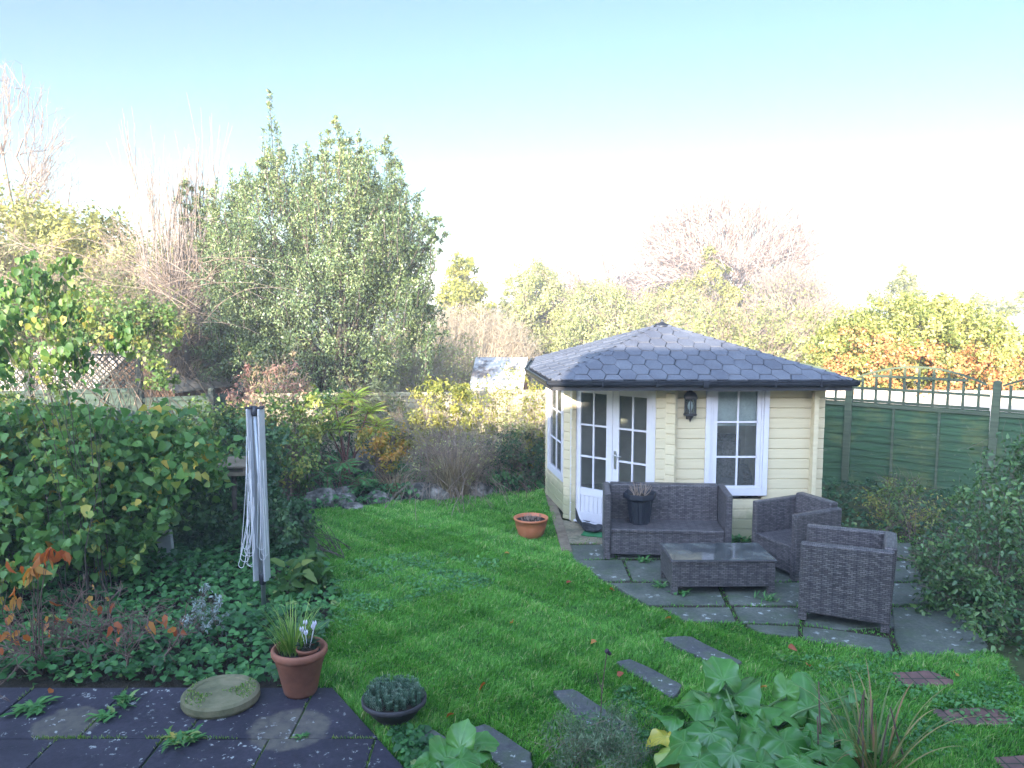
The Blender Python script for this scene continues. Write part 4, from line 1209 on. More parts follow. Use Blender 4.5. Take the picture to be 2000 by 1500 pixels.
# ---- the dwelling behind the camera, whose roof line shades the garden
dw = empty('dwelling', (1,-5,0), 0, 'rendered dwelling behind the viewpoint whose shadow covers the garden', 'house')
m = MB(); m.box(-4.0,0,0,9,4.0,4.70); m.build('wall', M['render'], dw)
m = MB(); m.add([(-4.0,4.25,4.72),(9.3,4.25,4.72),(9.3,4.25,4.86),(-4.0,4.25,4.86),(-4.0,-.3,5.5),(9.3,-.3,5.5),(-4.0,-5,4.7),(9.3,-5,4.7)],
                [(0,1,2,3),(3,2,5,4),(4,5,7,6),(0,3,4,6),(1,7,5,2),(0,6,7,1)]); m.build('roof', M['roof_tile'], dw)
m = MB(); m.box(-19,1,0,-4.03,3.8,4.12); m.box(-19.2,.8,4.121,-4.03,4.05,4.24); m.build('extension', M['render'], dw)
for x in (-5,-2.6,3.4,5.4):
    m = MB(); m.box(x,4.002,1.0,x+1.3,4.05,2.3); wdo = m.build('window', M['white'], dw); m = MB(); m.box(x+.08,4.052,1.08,x+1.22,4.06,2.22); m.build('pane', mat_plain('dark_window',(.03,.035,.04),.05), wdo)
# ================================================================== VEGETATION
def ell(x0, x1, y0, y1, Y, dep=None):
    """ellipsoid whose outline fills that box of the photo at distance Y"""
    a = at(x0, (y0+y1)/2, Y); b = at(x1, (y0+y1)/2, Y); t_ = at((x0+x1)/2, y0, Y); u_ = at((x0+x1)/2, y1, Y)
    rx = (b.x-a.x)/2; rz = (t_.z-u_.z)/2
    return ((a.x+b.x)/2, Y, (t_.z+u_.z)/2), (rx, dep or rx*.8, rz)

ML = {}
def L_(name, stops, **k): ML[name] = mat_leaf(name, stops, **k)
L_('holly', [(0,(.030,.055,.024)),(.35,(.075,.12,.045)),(.65,(.15,.20,.075)),(.88,(.27,.31,.13)),(1,(.40,.42,.22))], rough=.38, trans=.2, spec=.5)
L_('ivy_gold', [(0,(.10,.11,.03)),(.4,(.24,.25,.07)),(.8,(.42,.39,.12)),(1,(.52,.45,.18))], rough=.5, trans=.3)
L_('olive', [(0,(.09,.11,.04)),(.5,(.25,.27,.10)),(1,(.46,.44,.22))], rough=.6, trans=.3)
L_('pale_olive', [(0,(.16,.17,.06)),(.5,(.36,.38,.13)),(1,(.56,.55,.24))], rough=.6, trans=.3)
L_('yellow_green', [(0,(.14,.16,.03)),(.5,(.30,.31,.06)),(1,(.48,.42,.10))], rough=.5, trans=.4)
L_('pyracantha', [(0,(.10,.14,.03)),(.35,(.26,.29,.07)),(.62,(.44,.42,.12)),(1,(.58,.52,.20))], rough=.4, trans=.3)
L_('berries', [(0,(.40,.13,.05)),(.6,(.55,.24,.08)),(1,(.60,.38,.14))], rough=.4, trans=.05)
L_('climber', [(0,(.038,.100,.026)),(.4,(.095,.22,.055)),(.70,(.14,.27,.065)),(.84,(.30,.34,.07)),(.93,(.50,.38,.06)),(1,(.50,.22,.05))], rough=.45, trans=.35)
L_('hop', [(0,(.04,.10,.03)),(.5,(.09,.19,.045)),(.8,(.22,.29,.07)),(1,(.50,.38,.08))], rough=.45, trans=.45)
L_('shrub_dark', [(0,(.02,.055,.022)),(.5,(.05,.12,.045)),(.9,(.11,.20,.07)),(1,(.20,.24,.08))], rough=.5, trans=.25)
L_('cover', [(0,(.026,.09,.03)),(.5,(.065,.20,.055)),(.9,(.13,.31,.09)),(1,(.28,.34,.11))], rough=.5, trans=.3)
L_('silver', [(0,(.16,.22,.19)),(1,(.48,.54,.52))], rough=.6, trans=.2)
L_('orange_leaf', [(0,(.36,.08,.04)),(.5,(.50,.17,.05)),(1,(.55,.34,.08))], rough=.5, trans=.4)
L_('pink_leaf', [(0,(.26,.12,.10)),(.4,(.42,.22,.18)),(.75,(.46,.36,.22)),(1,(.34,.34,.14))], rough=.5, trans=.4)
L_('autumn', [(0,(.10,.14,.03)),(.4,(.30,.26,.04)),(.7,(.46,.28,.05)),(1,(.42,.16,.05))], rough=.5, trans=.4)
L_('mixed_bed', [(0,(.05,.11,.03)),(.4,(.14,.23,.05)),(.75,(.32,.36,.08)),(1,(.50,.40,.10))], rough=.5, trans=.35)
L_('right_shrub', [(0,(.028,.072,.022)),(.5,(.080,.165,.050)),(.85,(.17,.28,.08)),(.95,(.22,.27,.10)),(1,(.30,.16,.10))], rough=.38, trans=.25, spec=.55)
L_('yellowing', [(0,(.06,.12,.035)),(.5,(.15,.24,.06)),(.85,(.34,.34,.09)),(1,(.48,.30,.07))], rough=.5, trans=.35)

L_('pale_clover', [(0,(.05,.17,.05)),(.6,(.11,.29,.08)),(1,(.20,.36,.14))], rough=.5, trans=.3)
def stems_to(targets, base, n, r0, spread=.15, curve=.25, lean=0):
    segs = []
    idx = RNG.choice(len(targets), min(n, len(targets)), replace=False)
    for i in idx:
        b = np.array(base, float) + np.array([random.gauss(0, spread), random.gauss(0, spread), 0]); e = targets[i]
        mid = b*.5 + e*.5 + np.array([(b[0]-e[0])*curve, (b[1]-e[1])*curve, abs(e[2]-b[2])*curve*.5]); prev = b; pr = r0*random.uniform(.6,1.1)
        for k in range(1, 6):
            t_ = k/5; q = b*(1-t_)**2 + 2*mid*t_*(1-t_) + e*t_*t_ + RNG.normal(size=3)*.012*np.linalg.norm(e-b)*(k < 5)
            rr = max(pr*.72, .0018); segs.append((tuple(prev), tuple(q), pr, rr)); prev = q; pr = rr
    return segs

def plant(name, label, cat, base, ells, n, nclump, size, leafmat, stemmat='bark', nstem=40, r0=.012, kind='quad', cr=.3, shell=.55, aspect=.55, group=None,
          parts=('foliage','stems'), droop=.2, spread=.15, twigs=0, outb=.6, jit=.35, tw_r=.002, tw_len=.25, zmin=None, flat=0., var_=(.6,1.3)):
    base = np.array(base, float)
    t = empty(name, tuple(base), 0, label, cat, group)
    P, out, cl = cloud(ells, n, nclump, cr, shell, flat)
    if zmin is not None: k = P[:,2] > zmin; P, out, cl = P[k], out[k], cl[k]
    lo_c = tuple(base)
    o = leaves(parts[0], P, out, size, ML[leafmat], t, kind, aspect, droop, cl, jit, loc=lo_c, outb=outb, var=var_); o.location = (0,0,0)
    segs = stems_to(P, base, nstem, r0, spread)
    if twigs:
        idx = RNG.choice(len(P), min(len(P), twigs), replace=False)
        c0 = np.mean(P, axis=0)
        for i in idx:
            d = P[i]-np.array([c0[0],c0[1],base[2]]); d = d/np.linalg.norm(d) + RNG.normal(size=3)*.45; d /= np.linalg.norm(d)
            a = P[i]-d*tw_len*.5; b_ = P[i]+d*tw_len*.2+RNG.normal(size=3)*tw_len*.1; c_ = P[i]+d*tw_len*random.uniform(.5,.9)
            segs += [(tuple(a),tuple(b_),tw_r,tw_r*.8),(tuple(b_),tuple(c_),tw_r*.8,tw_r*.5)]
    if segs:
        o = wood(parts[1], segs, M[stemmat], t, 3 if r0 < .02 else 5, loc=lo_c); o.location = (0,0,0)
    return t

# ------------------------------------------------ lawn grass (nobody could count it)
def grass():
    n = 330000
    x, y = sample_poly(LAWN, n)
    keep = (np.abs(x) < y*.70) & (RNG.random(len(x)) < np.clip(1.45 - (y-4)*.11, .42, 1))
    for s in STONES + BR:
        p = pxpoly(s, .02); cx = sum(q[0] for q in p)/len(p); cy_ = sum(q[1] for q in p)/len(p)
        keep &= ~inpoly(x, y, [(cx+(a-cx)*1.05, cy_+(b-cy_)*1.05) for a, b in p])
    x, y = x[keep], y[keep]; n = len(x)
    wv = wav(x, y, 1.0) ; w2 = wav(x, y, 4.3, 2.1)
    h = (.044 + .020*wv + .020*w2)*RNG.uniform(.6,1.45,n); h = np.clip(h, .018, .11)
    a = RNG.random(n)*6.283; la = wav(x, y, .8, 4.)*2.5 + RNG.normal(size=n)*1.1; lean = RNG.uniform(.15,.95,n)
    w = RNG.uniform(.0016,.0034,n)*(1+ (y-4)*.09)
    sd_ = np.stack([np.cos(a), np.sin(a), np.zeros(n)],1); ld_ = np.stack([np.cos(la), np.sin(la), np.zeros(n)],1)
    P = np.stack([x,y,np.full(n,-.002)],1); up = np.array([[0,0,1.]])
    m1 = P + up*(h*.62)[:,None] + ld_*(h*lean*.35)[:,None]; tp_ = P + up*(h*(1-.28*lean))[:,None] + ld_*(h*lean*1.1)[:,None]
    W = w[:,None]
    V = np.stack([P-sd_*W, P+sd_*W, m1+sd_*W*.8, m1-sd_*W*.8, tp_],1).reshape(-1,3); b = (np.arange(n)*5)[:,None]
    q = b+np.array([[0,1,2,3]]); t_ = b+np.array([[3,2,4]])
    r = np.clip(.45+.10*wav(x,y,.55,1.0)+.18*wav(x,y,2.9,.4)+.16*w2+RNG.normal(size=n)*.2,0,.97)
    dry = RNG.random(n) < .03; r[dry] = 1
    o = np_mesh('grass', V, q, t_, np.concatenate([r, r]), M['grassb']); tag(o, 'short lush green lawn grass', 'grass', kind='stuff')
grass()

def cover(name, poly, n, hfun, size, mat, label, kind='l6', aspect=.9, cat='ground cover', z0=0.):
    x, y = sample_poly(poly, n); n = len(x)
    h = hfun(x, y); h = h*np.clip((np.hypot(x-rt.x, y-rt.y+.15)-.12)/.5, .12, 1); k = h > .005; x, y, h = x[k], y[k], h[k]; n = len(x)
    z = h*np.sqrt(RNG.random(n))+z0
    P = np.stack([x,y,z],1); N = unit(np.stack([RNG.normal(size=n)*.45, RNG.normal(size=n)*.45-.25, np.ones(n)],1))
    D = rand_dirs(n); D[:,2] *= .3; L = size*RNG.uniform(.5,1.3,n)
    V, q, kk = leaf_arrays(P, L, L*aspect, D, N, kind, .12)
    r = np.clip(.35+.3*wav(x,y,.9,3.)+RNG.normal(size=n)*.22,0,1)
    o = np_mesh(name, V, q, None, np.repeat(r, kk), ML[mat]); tag(o, label, cat, kind='stuff'); return o
def hump(a, b, f=1., ph=0.): return lambda x, y: np.clip(a + b*wav(x, y, f, ph), 0, 3)
cover('ground_cover', pxpoly([(-60,1343),(612,1343),(640,1250),(655,1180),(648,1130),(600,1070),(560,1000),(300,1000),(-60,1000)]), 15000, hump(.15,.13,.9), .062, 'cover', 'low leafy ground cover filling the left flower bed')
cover('ground_cover', pxpoly([(590,1000),(700,993),(820,980),(960,968),(1062,958),(1062,905),(800,890),(450,880),(300,1000)]), 15000, hump(.14,.16,1.1,2.), .055, 'cover', 'green leafy ground cover around the rockery at the end of the lawn', z0=.0)
cover('ground_cover', pxpoly([(1610,1050),(1790,1050),(1930,1250),(2060,1300),(2400,1300),(2300,950),(1600,950)]), 8000, hump(.14,.12,1.2,1.), .05, 'shrub_dark', 'dark low growth beneath the right hand shrubs')
cover('clover', pxpoly([(650,1150),(690,1090),(790,1080),(980,1100),(960,1150),(780,1190),(665,1240),(640,1200)]), 3400, hump(.04,.05,1.8,1.), .03, 'pale_clover', 'patch of clover and weeds in the left half of the lawn')
cover('clover', pxpoly([(1560,1290),(1700,1275),(1960,1290),(2050,1400),(1900,1480),(1700,1500),(1640,1400)]), 3400, hump(.03,.045,2.2,1.), .028, 'pale_clover', 'weedy patches among the grass around the brick steps')
cover('clover', pxpoly([(1130,1410),(1220,1340),(1300,1420),(1260,1500),(1140,1500)]), 1300, hump(.03,.05,1.8,3.), .026, 'cover', 'fine leaved weeds between the stepping slabs at the bottom')
cover('clover', pxpoly([(650,1060),(760,1020),(900,1010),(1080,1060),(1060,1110),(820,1075),(690,1085)]), 900, hump(.0,.05,2.6,2.), .026, 'pale_clover', 'thin scatter of weeds in the lawn toward the orange bowl')
cover('patio_edge_growth', pxpoly([(760,1430),(840,1440),(850,1500),(800,1515)]), 420, hump(.06,.05,2.,1.), .05, 'cover', 'small leafy weeds growing between patio corner and grey slabs')
# moss and blades in the patio joints
def jointmoss():
    pts = []
    for k in range(2600):
        r = random.random()
        if r < .55: xx = random.uniform(-4.2,-.3); yy = pE - SL + random.gauss(0,.004)
        else:
            c_ = random.randint(-7,2); row = random.choice((0,1)); xx = pc.x-.09+c_*SL+(0 if row == 0 else -.13)+random.gauss(0,.004); yy = random.uniform(pE-SL*(row+1), pE-SL*row)
        if (Vector((xx,yy))-cut_a).dot(nrm) > .02 and wav(np.array([xx]),np.array([yy]),1.4)[0] > -.15: pts.append((xx,yy,.046))
    P = np.array(pts); n = len(P); D = np.stack([RNG.normal(size=n)*.5,RNG.normal(size=n)*.5,np.ones(n)],1)
    V,q,k = leaf_arrays(P, RNG.uniform(.012,.035,n), .005, D, rand_dirs(n), 'quad'); tag(np_mesh('joint_moss', V, q, None, np.repeat(RNG.random(n),k), M['lime_blade']), 'moss and tiny blades in the patio joints', 'moss', kind='stuff')
jointmoss()
def pavemoss():
    poly = pxpoly([(1100,1064),(1196,1050),(1450,1050),(1790,1050),(1930,1262),(1890,1278),(1750,1278),(1560,1242),(1480,1234),(1335,1210),(1262,1178),(1184,1136)])
    x, y = sample_poly(poly, 16000); keep = np.ones(len(x), bool)
    for s in slabs:
        p = pxpoly(s, .03); cx = sum(q[0] for q in p)/len(p); cy_ = sum(q[1] for q in p)/len(p); keep &= ~inpoly(x, y, [(cx+(a-cx)*.965, cy_+(b-cy_)*.965) for a, b in p])
    x, y = x[keep], y[keep]; n = len(x); P = np.stack([x,y,np.full(n,.012)],1); D = np.stack([RNG.normal(size=n)*.8,RNG.normal(size=n)*.8,np.ones(n)],1)
    V,q,k = leaf_arrays(P, RNG.uniform(.015,.05,n), .008, D, rand_dirs(n), 'quad'); tag(np_mesh('joint_moss', V, q, None, np.repeat(RNG.random(n)*.6,k), M['grassb']), 'grass and moss creeping through the paving joints', 'moss', kind='stuff')
pavemoss()

# ------------------------------------------------ rosette weeds, fallen leaves
def rosette(label, loc, r, n=16, mat='cover', up=.35, aspect=.28, group='rosette weeds on the paving'):
    n = int(n*2.2); a = RNG.random(n)*6.283; Dd = np.stack([np.cos(a),np.sin(a),RNG.uniform(.02,up*1.4,n)],1)
    P = np.stack([RNG.normal(size=n)*r*.28, RNG.normal(size=n)*r*.22, np.full(n,.004)],1); L = r*RNG.uniform(.25,.8,n); aspect = RNG.uniform(.18,.42,n) if aspect > .2 else aspect
    V,q,k = leaf_arrays(P, L, L*aspect, Dd, np.tile([[0,0,1.]],(n,1)), 'l6', .15)
    o = np_mesh('weed', V, q, None, np.repeat(RNG.random(n)*.7+.3,k), ML[mat]); o.location = loc
    return tag(o, label, 'weed', group)
rosette('feathery green weed near the left edge of the patio', gd(60,1385,.055), .17, 22)
rosette('upright green weed between the two pale stains on the patio', gd(245,1370,.055), .16, 20, up=.8)
rosette('green weed in the patio joint beside the left pale stain', gd(205,1400,.055), .13, 16)
rosette('yellowish green weed in the patio joint at left', gd(345,1440,.055), .12, 16, 'mixed_bed')
rosette('spreading green weed in the joint below the round stone', gd(362,1447,.055), .15, 22, up=.6)
rosette('small weed at the bottom joint by the right pale stain', gd(590,1440,.055), .07, 10)
rosette('leafy weed beside the front left leg of the coffee table', gd(1330,1160,.03), .12, 16, up=.7)
rosette('leafy weed in front of the coffee table', gd(1290,1145,.03), .12, 14, up=.7)
rosette('grassy weed in the paving at the right end of the coffee table', gd(1500,1172,.03), .15, 26, up=.9, aspect=.12)
rosette('leafy weed under the front of the wicker sofa', gd(1258,1097,.03), .12, 18, up=.9)
rosette('weed growing against the summerhouse wall between the wicker seats', gd(1445,1058,.03), .16, 24, up=1.2)
rosette('broad leaved weed flat in the lawn near the stepping slabs', gd(1105,1170), .13, 12, group='rosette weeds in the lawn')
rosette('flat weed in the lawn between steps and wicker armchair', gd(1530,1290), .16, 16, group='rosette weeds in the lawn')
rosette('flat pale weed among grass beside the middle brick step', gd(1640,1330), .13, 14, group='rosette weeds in the lawn')
fl = [(1112,1138,'orange leaf fallen near the paving edge'),(1197,1153,'small orange leaf fallen where the lawn meets the flags'),(1304,1208,'bright orange leaf fallen at the lawn edge'),
 (1545,1265,'brown orange leaf fallen below the front armchair'),(1580,1300,'curled orange leaf standing in the grass right of the slabs'),(1492,1342,'orange leaf fallen just above the big leaved plant'),
 (943,1340,'large pale brown leaf lying in the middle of the lawn'),(1160,1255,'small leaf lying left of the first stepping slab'),(1868,1318,'orange leaf on the grass above the brick step'),
 (880,1397,'small orange leaf fallen on the lawn right of the succulent bowl'),(1000,1216,'tiny red leaf in the middle of the lawn'),(1213,1318,'pale curled leaf on the second stepping slab'),(100,1350,'reddish leaf lying on the left of the patio'),(990,1080,'small brown leaf lying in the lawn near the orange bowl')]
for i, (x_, y_, lb) in enumerate(fl):
    z_ = .05 if y_ < 1400 else .05
    p = gd(x_, y_, .055); n = 1
    V,q,k = leaf_arrays(np.array([[-.03,0,0.]]), .075*random.uniform(.7,1.2), .045, np.array([[1,.2,.15]]), np.array([[0,-.5,1.]]), 'l6', .35)
    o = np_mesh('fallen_leaf', V, q, None, np.repeat([(i*.37) % 1],k), ML['orange_leaf']); o.location = p; o.rotation_euler = (random.uniform(-.5,.5),random.uniform(-.5,.5),i*1.7); tag(o, lb, 'leaf', 'fallen leaves')

# ------------------------------------------------ left border
plant('leafy_climber', 'broad dark green climber with yellowing leaves smothering the left border', 'climber', (-4.5,7.9,0),
      [ell(-160,360,790,1060,7.9,.8), ell(-100,200,800,920,8.2,.7), ell(200,440,800,1010,8.3,.6), ell(-120,200,960,1160,7.3,.6), ell(120,330,960,1090,7.5,.5)], 13500, 420, .085, 'climber', nstem=60, r0=.012, kind='l6', aspect=.75, spread=.42, twigs=500, tw_len=.3, zmin=.02, jit=.65, var_=(.35,1.6))
plant('rambling_climber', 'fine leaved rambler spilling over the left trellis fence', 'climber', (-5.0,10.6,0),
      [ell(-160,100,560,680,10.6,.6), ell(120,330,600,680,10.4,.4), ell(-150,110,770,880,10.0,.7), ell(340,480,780,920,10.0,.5), ell(280,400,820,960,9.8,.5), ell(270,340,690,780,10.2,.3), ell(-120,30,560,700,10.2,.4), ell(150,270,540,670,10.4,.35), ell(200,360,590,700,10.4,.35), ell(60,160,650,770,10.1,.2), ell(-60,60,640,740,10.3,.3)], 14500, 420, .055, 'yellowing', nstem=60, r0=.014, kind='l6', aspect=.7, spread=.7, twigs=900, tw_len=.5, cr=.34)
plant('ivy_screen', 'dark ivy and creeper on the fence behind the rotary drier', 'climber', (-3.6,9.6,0),
      [ell(380,560,800,1010,10.0,.5), ell(300,470,900,1080,9.0,.5), ell(430,600,960,1090,9.2,.4)], 8000, 160, .06, 'shrub_dark', nstem=40, r0=.008, kind='l6', aspect=.8, spread=.2, twigs=300)
plant('hop_vine', 'bright green heart leaved vine hanging down at the upper left', 'vine', (-3.9,7.3,0),
      [ell(30,150,490,560,7.3,.25), ell(60,170,550,650,7.3,.25), ell(80,170,640,740,7.25,.2), ell(-30,60,600,780,7.4,.25), ell(215,275,620,690,7.6,.12), ell(0,120,540,640,7.5,.3)], 1250, 90, .072, 'hop', nstem=16, r0=.008, kind='l6', aspect=.8, droop=1.3, cr=.5, outb=1.0, twigs=60, tw_len=.4)
plant('bramble', 'low thorny bramble beside the rotary drier foot', 'shrub', (-2.0,8.7,0), [ell(540,610,975,1100,8.7,.35), ell(500,590,1010,1090,8.4,.3)], 2200, 50, .06, 'shrub_dark', nstem=30, r0=.008, kind='l6', aspect=.7, twigs=80, group=None)
plant('broad_leaved_plant', 'broad leaved green plant just right of the drier foot', 'plant', (gd(590,1150).x,gd(590,1150).y,0), [ell(540,650,1085,1165,7.6,.3)], 150, 18, .17, 'hop', 'twig', nstem=20, r0=.006, kind='l6', aspect=.42, outb=.3)
plant('silver_shrub', 'small silvery leaved shrub in the left bed', 'shrub', (gd(395,1260).x,gd(395,1260).y,0), [ell(345,400,1170,1270,6.55,.18), ell(385,440,1140,1220,6.5,.16), ell(360,450,1190,1250,6.5,.2)], 900, 36, .035, 'silver', 'twig', nstem=30, r0=.005, aspect=.4, twigs=60, tw_len=.12)
def twiggy():
    b = gd(200,1320); t = empty('twiggy_shrub', (b.x,b.y,0), 0, 'nearly bare brown twiggy shrub with a few orange leaves at the left', 'shrub')
    segs = []; tips = []
    random.seed(21)
    for k in range(15):
        p = Vector((random.uniform(-1.0,.55), random.uniform(-.2,.35), 0)); d = Vector((random.gauss(-.1,.35), random.gauss(0,.2), 1)).normalized()
        grow(segs, tips, p, d, .27, .011, 3, 4, .24, .75, (2,3), .74, .7, .02, .0022, .55)
    wood('stems', segs, M['twig'], t, 4)
    T = np.array([q[0] for q in tips]); T = T[(T[:,2] > .35)]; idx = RNG.choice(len(T), 42, replace=False); P = T[idx]; n = len(P)
    D = rand_dirs(n); D[:,2] -= 1.1
    for i in range(n):
        V,q,k = leaf_arrays(P[i:i+1], .095*random.uniform(.6,1.3), .042, D[i:i+1], rand_dirs(1)+np.array([[0,-1.2,.3]]), 'l6', .2)
        np_mesh('leaf', V, q, None, np.repeat(RNG.random(1),k), ML['orange_leaf'], t)
twiggy()
plant('orange_leaved_sapling', 'sapling with drooping orange and red leaves at the far left edge', 'sapling', (gd(55,1330).x,gd(55,1330).y+.1,0), [ell(15,85,1075,1110,5.9,.12), ell(10,60,1120,1180,5.9,.1), ell(80,150,1060,1100,5.9,.12)], 30, 9, .13, 'orange_leaf', 'twig', nstem=10, r0=.009, kind='l6', aspect=.4, droop=1.2, spread=.03)
# pale post and bird table
m = MB(); pp = at(326,1100,8.0); m.add([(-.085,-.03,0),(.085,-.03,0),(.085,.03,0),(-.085,.03,0),(-.075,-.025,.36),(.06,-.025,.36),(.06,.025,.36),(-.075,.025,.36),(-.06,-.02,.47),(.03,-.02,.44),(.03,.02,.44),(-.06,.02,.47)],
   [(3,2,1,0),(0,1,5,4),(1,2,6,5),(2,3,7,6),(3,0,4,7),(4,5,9,8),(5,6,10,9),(6,7,11,10),(7,4,8,11),(8,9,10,11)])
m.tube([(.035,0,.42),(.03,0,.58)], .022, 10)
o = m.build('stone_marker', mat_plain('pale_grey_stone',(.33,.36,.35),.8,bmp=.3,dirt=.3), bev=.01); q = gd(326,1105); o.location = (q.x, q.y, .0); o.scale = (1.1,1.1,1.1); tag(o, 'pale grey tapered stone with a short white pipe, half hidden in the left shrubs', 'stone marker')
q = gd(455,1010); bt = empty('bird_table', (q.x,9.2,0), R(8), 'weathered wooden bird table left of the rotary drier', 'bird table')
q = at(455,925,9.2); bt.location = (q.x, 9.2, 0); zt_ = q.z
m = MB(); m.tube([(0,0,0),(.01,0,zt_)], .03, 10); m.build('pole', M['bark'], bt)
m = MB(); m.box(-.15,-.13,zt_,.17,.13,zt_+.02); m.box(-.15,-.145,zt_,.17,-.131,zt_+.045); m.box(-.15,.131,zt_,.17,.145,zt_+.045); m.build('tray', M['wood_edge'], bt)
m = MB(); m.add([(-.16,-.16,zt_+.10),(.18,-.16,zt_+.10),(.18,0,zt_+.19),(-.16,0,zt_+.19),(-.16,.16,zt_+.10),(.18,.16,zt_+.10),(-.16,-.16,zt_+.115),(.18,-.16,zt_+.115),(.18,0,zt_+.205),(-.16,0,zt_+.205),(-.16,.16,zt_+.115),(.18,.16,zt_+.115)],
  [(0,1,2,3),(3,2,5,4),(9,8,7,6),(10,11,8,9),(0,6,7,1),(4,5,11,10),(1,7,8,2),(2,8,11,5),(0,3,9,6),(3,4,10,9)]); 
for sx in (-.13,.15):
    for sy in (-.12,.12): m.bar((sx,sy,zt_+.02),(sx,sy,zt_+.115),.016,.016)
m.build('roof', M['wood_edge'], bt)

# ------------------------------------------------ end border
plant('pink_leaved_shrub', 'feathery shrub with faded pinkish leaves just above the rotary drier', 'shrub', (-3.5,11.6,0), [ell(455,560,715,800,11.6,.45), ell(520,615,705,790,11.7,.3), ell(440,520,740,810,11.5,.3), ell(480,500,680,740,11.6,.1), ell(560,590,670,740,11.6,.1)], 1500, 80, .065, 'pink_leaf', 'pink_twig', nstem=60, r0=.009, aspect=.3, droop=.5, spread=.25, twigs=100, tw_len=.25)
plant('tangled_shrub', 'green and yellow leafy shrub with thin upright stems right of the rotary drier', 'shrub', (-3.2,11.3,0), [ell(440,620,770,900,11.4,.5), ell(480,640,850,960,11.1,.5), ell(560,650,740,880,11.7,.4)], 4200, 110, .06, 'mixed_bed', 'twig', nstem=120, r0=.009, kind='l6', aspect=.6, spread=.35, twigs=200)
plant('dark_evergreen', 'dark evergreen bush in the shade beneath the holly tree', 'shrub', (-2.9,12.8,0), [ell(560,720,760,930,12.8,.5), ell(450,600,800,930,12.9,.4)], 6000, 120, .05, 'shrub_dark', nstem=40, r0=.015, spread=.3)
L_('lime', [(0,(.22,.34,.05)),(.6,(.42,.52,.09)),(1,(.62,.60,.14))], rough=.5, trans=.45)
# sumac like shrub with pinnate fronds
def frond(V, Q, r, p, d, L, n=13, w=.10, droop=.6):
    side = d.cross(Vector((0,0,1))).normalized()
    q = p.copy(); dd_ = d.copy(); spine = []
    for i in range(n):
        t_ = i/(n-1); dd_ = (dd_ + Vector((0,0,-droop/n))).normalized(); q2 = q + dd_*L/n; spine.append((tuple(q),tuple(q2),.003,.0025)); q = q2
        for s_ in (-1,1):
            ll = w*math.sin(math.pi*(.12+.85*t_))**.7; b = len(V); e = (side*s_*1.0 + dd_*.45 + Vector((0,0,-.25))).normalized(); ww = dd_*ll*.13
            V += [tuple(q), tuple(q+e*ll*.5+ww), tuple(q+e*ll), tuple(q+e*ll*.5-ww)]; Q.append((b,b+1,b+2,b+3)); r.append((t_*.4+random.random()*.6))
    return spine
def fern_shrub(name, label, cat, base, tops, nf, L, w, mat, stemmat, r0=.014, elev=(.1,.9), droop=.9):
    t = empty(name, tuple(base), 0, label, cat); V = []; Q = []; r = []; segs = []
    for tp2 in tops:
        tpv = Vector(tp2)-Vector(base); a_ = Vector((random.gauss(0,.06),random.gauss(0,.06),0)); mid_ = (a_+tpv)/2+Vector((random.gauss(0,.05),random.gauss(0,.05),0))
        segs += [(tuple(a_),tuple(mid_),r0,r0*.8),(tuple(mid_),tuple(tpv),r0*.8,r0*.6)]
        for k in range(nf):
            a = k*2.4+random.random(); e = random.uniform(*elev); d = Vector((math.cos(a)*math.cos(e),math.sin(a)*math.cos(e),math.sin(e)))
            segs += frond(V,Q,r,tpv+Vector((0,0,random.uniform(-.1,.02))),d,L*random.uniform(.7,1.1),14,w,droop)
    np_mesh('fronds', np.array(V), np.array(Q), None, r, ML[mat], t); wood('stems', segs, M[stemmat], t, 4)
    return t
M['red_stem'] = mat_plain('reddish_stem', (.16,.06,.05), .8)
B_ = Vector((at(680,900,12.1).x,12.1,0))
fern_shrub('sumac', 'yellow green shrub with feathery fronds on red brown stems before the pale fence', 'shrub', B_, [at(x,y,12.1+dy) for x,y,dy in ((655,790,.1),(690,775,.2),(720,800,0),(665,830,-.2),(735,830,.1),(640,835,0))], 22, .36, .095, 'lime', 'red_stem', .016)
B_ = Vector((at(665,960,11.3).x,11.3,0))
fern_shrub('fern', 'green fern clump low in the rockery bed', 'fern', B_, [at(x,y,11.2) for x,y in ((640,925),(700,935),(670,905))], 12, .34, .09, 'cover', 'red_stem', .008)
plant('japanese_maple', 'small maple with orange and yellow leaves in the end bed', 'shrub', (at(745,930,11.6).x,11.6,0), [ell(690,760,830,890,11.6,.35), ell(745,810,830,905,11.5,.3), ell(700,800,870,920,11.5,.35)], 1500, 50, .06, 'autumn', 'twig', nstem=40, r0=.01, aspect=.5, spread=.08, group=None)
plant('sunlit_tangle', 'sunlit pale green tangle of leaves along the left part of the pale fence', 'shrub', (at(760,900,13.4).x,13.4,0), [ell(690,790,740,830,13.4,.3), ell(730,830,790,880,13.3,.3), ell(640,720,730,800,13.5,.3)], 3200, 100, .055, 'olive', 'pale_bark', nstem=70, r0=.007, aspect=.5, spread=.3, twigs=250, tw_len=.3)
plant('yellow_shrub', 'slender shrub with bright yellow leaves against the pale fence', 'shrub', (at(860,900,13.2).x,13.2,0), [ell(800,915,735,800,13.2,.4), ell(790,880,780,870,13.1,.35), ell(860,935,755,860,13.2,.3)], 3600, 90, .06, 'yellow_green', 'twig', nstem=45, r0=.009, aspect=.5, spread=.15, twigs=60)
plant('twiggy_perennials', 'mass of dead brown stalks leaning over the rockery', 'shrub', (at(880,950,11.6).x,11.6,0), [ell(770,900,800,900,11.6,.5), ell(860,1000,830,930,11.7,.5), ell(780,960,850,940,11.3,.5)], 900, 60, .04, 'pale_olive', 'pale_bark', nstem=330, r0=.006, aspect=.35, spread=.5, twigs=500, tw_len=.35)
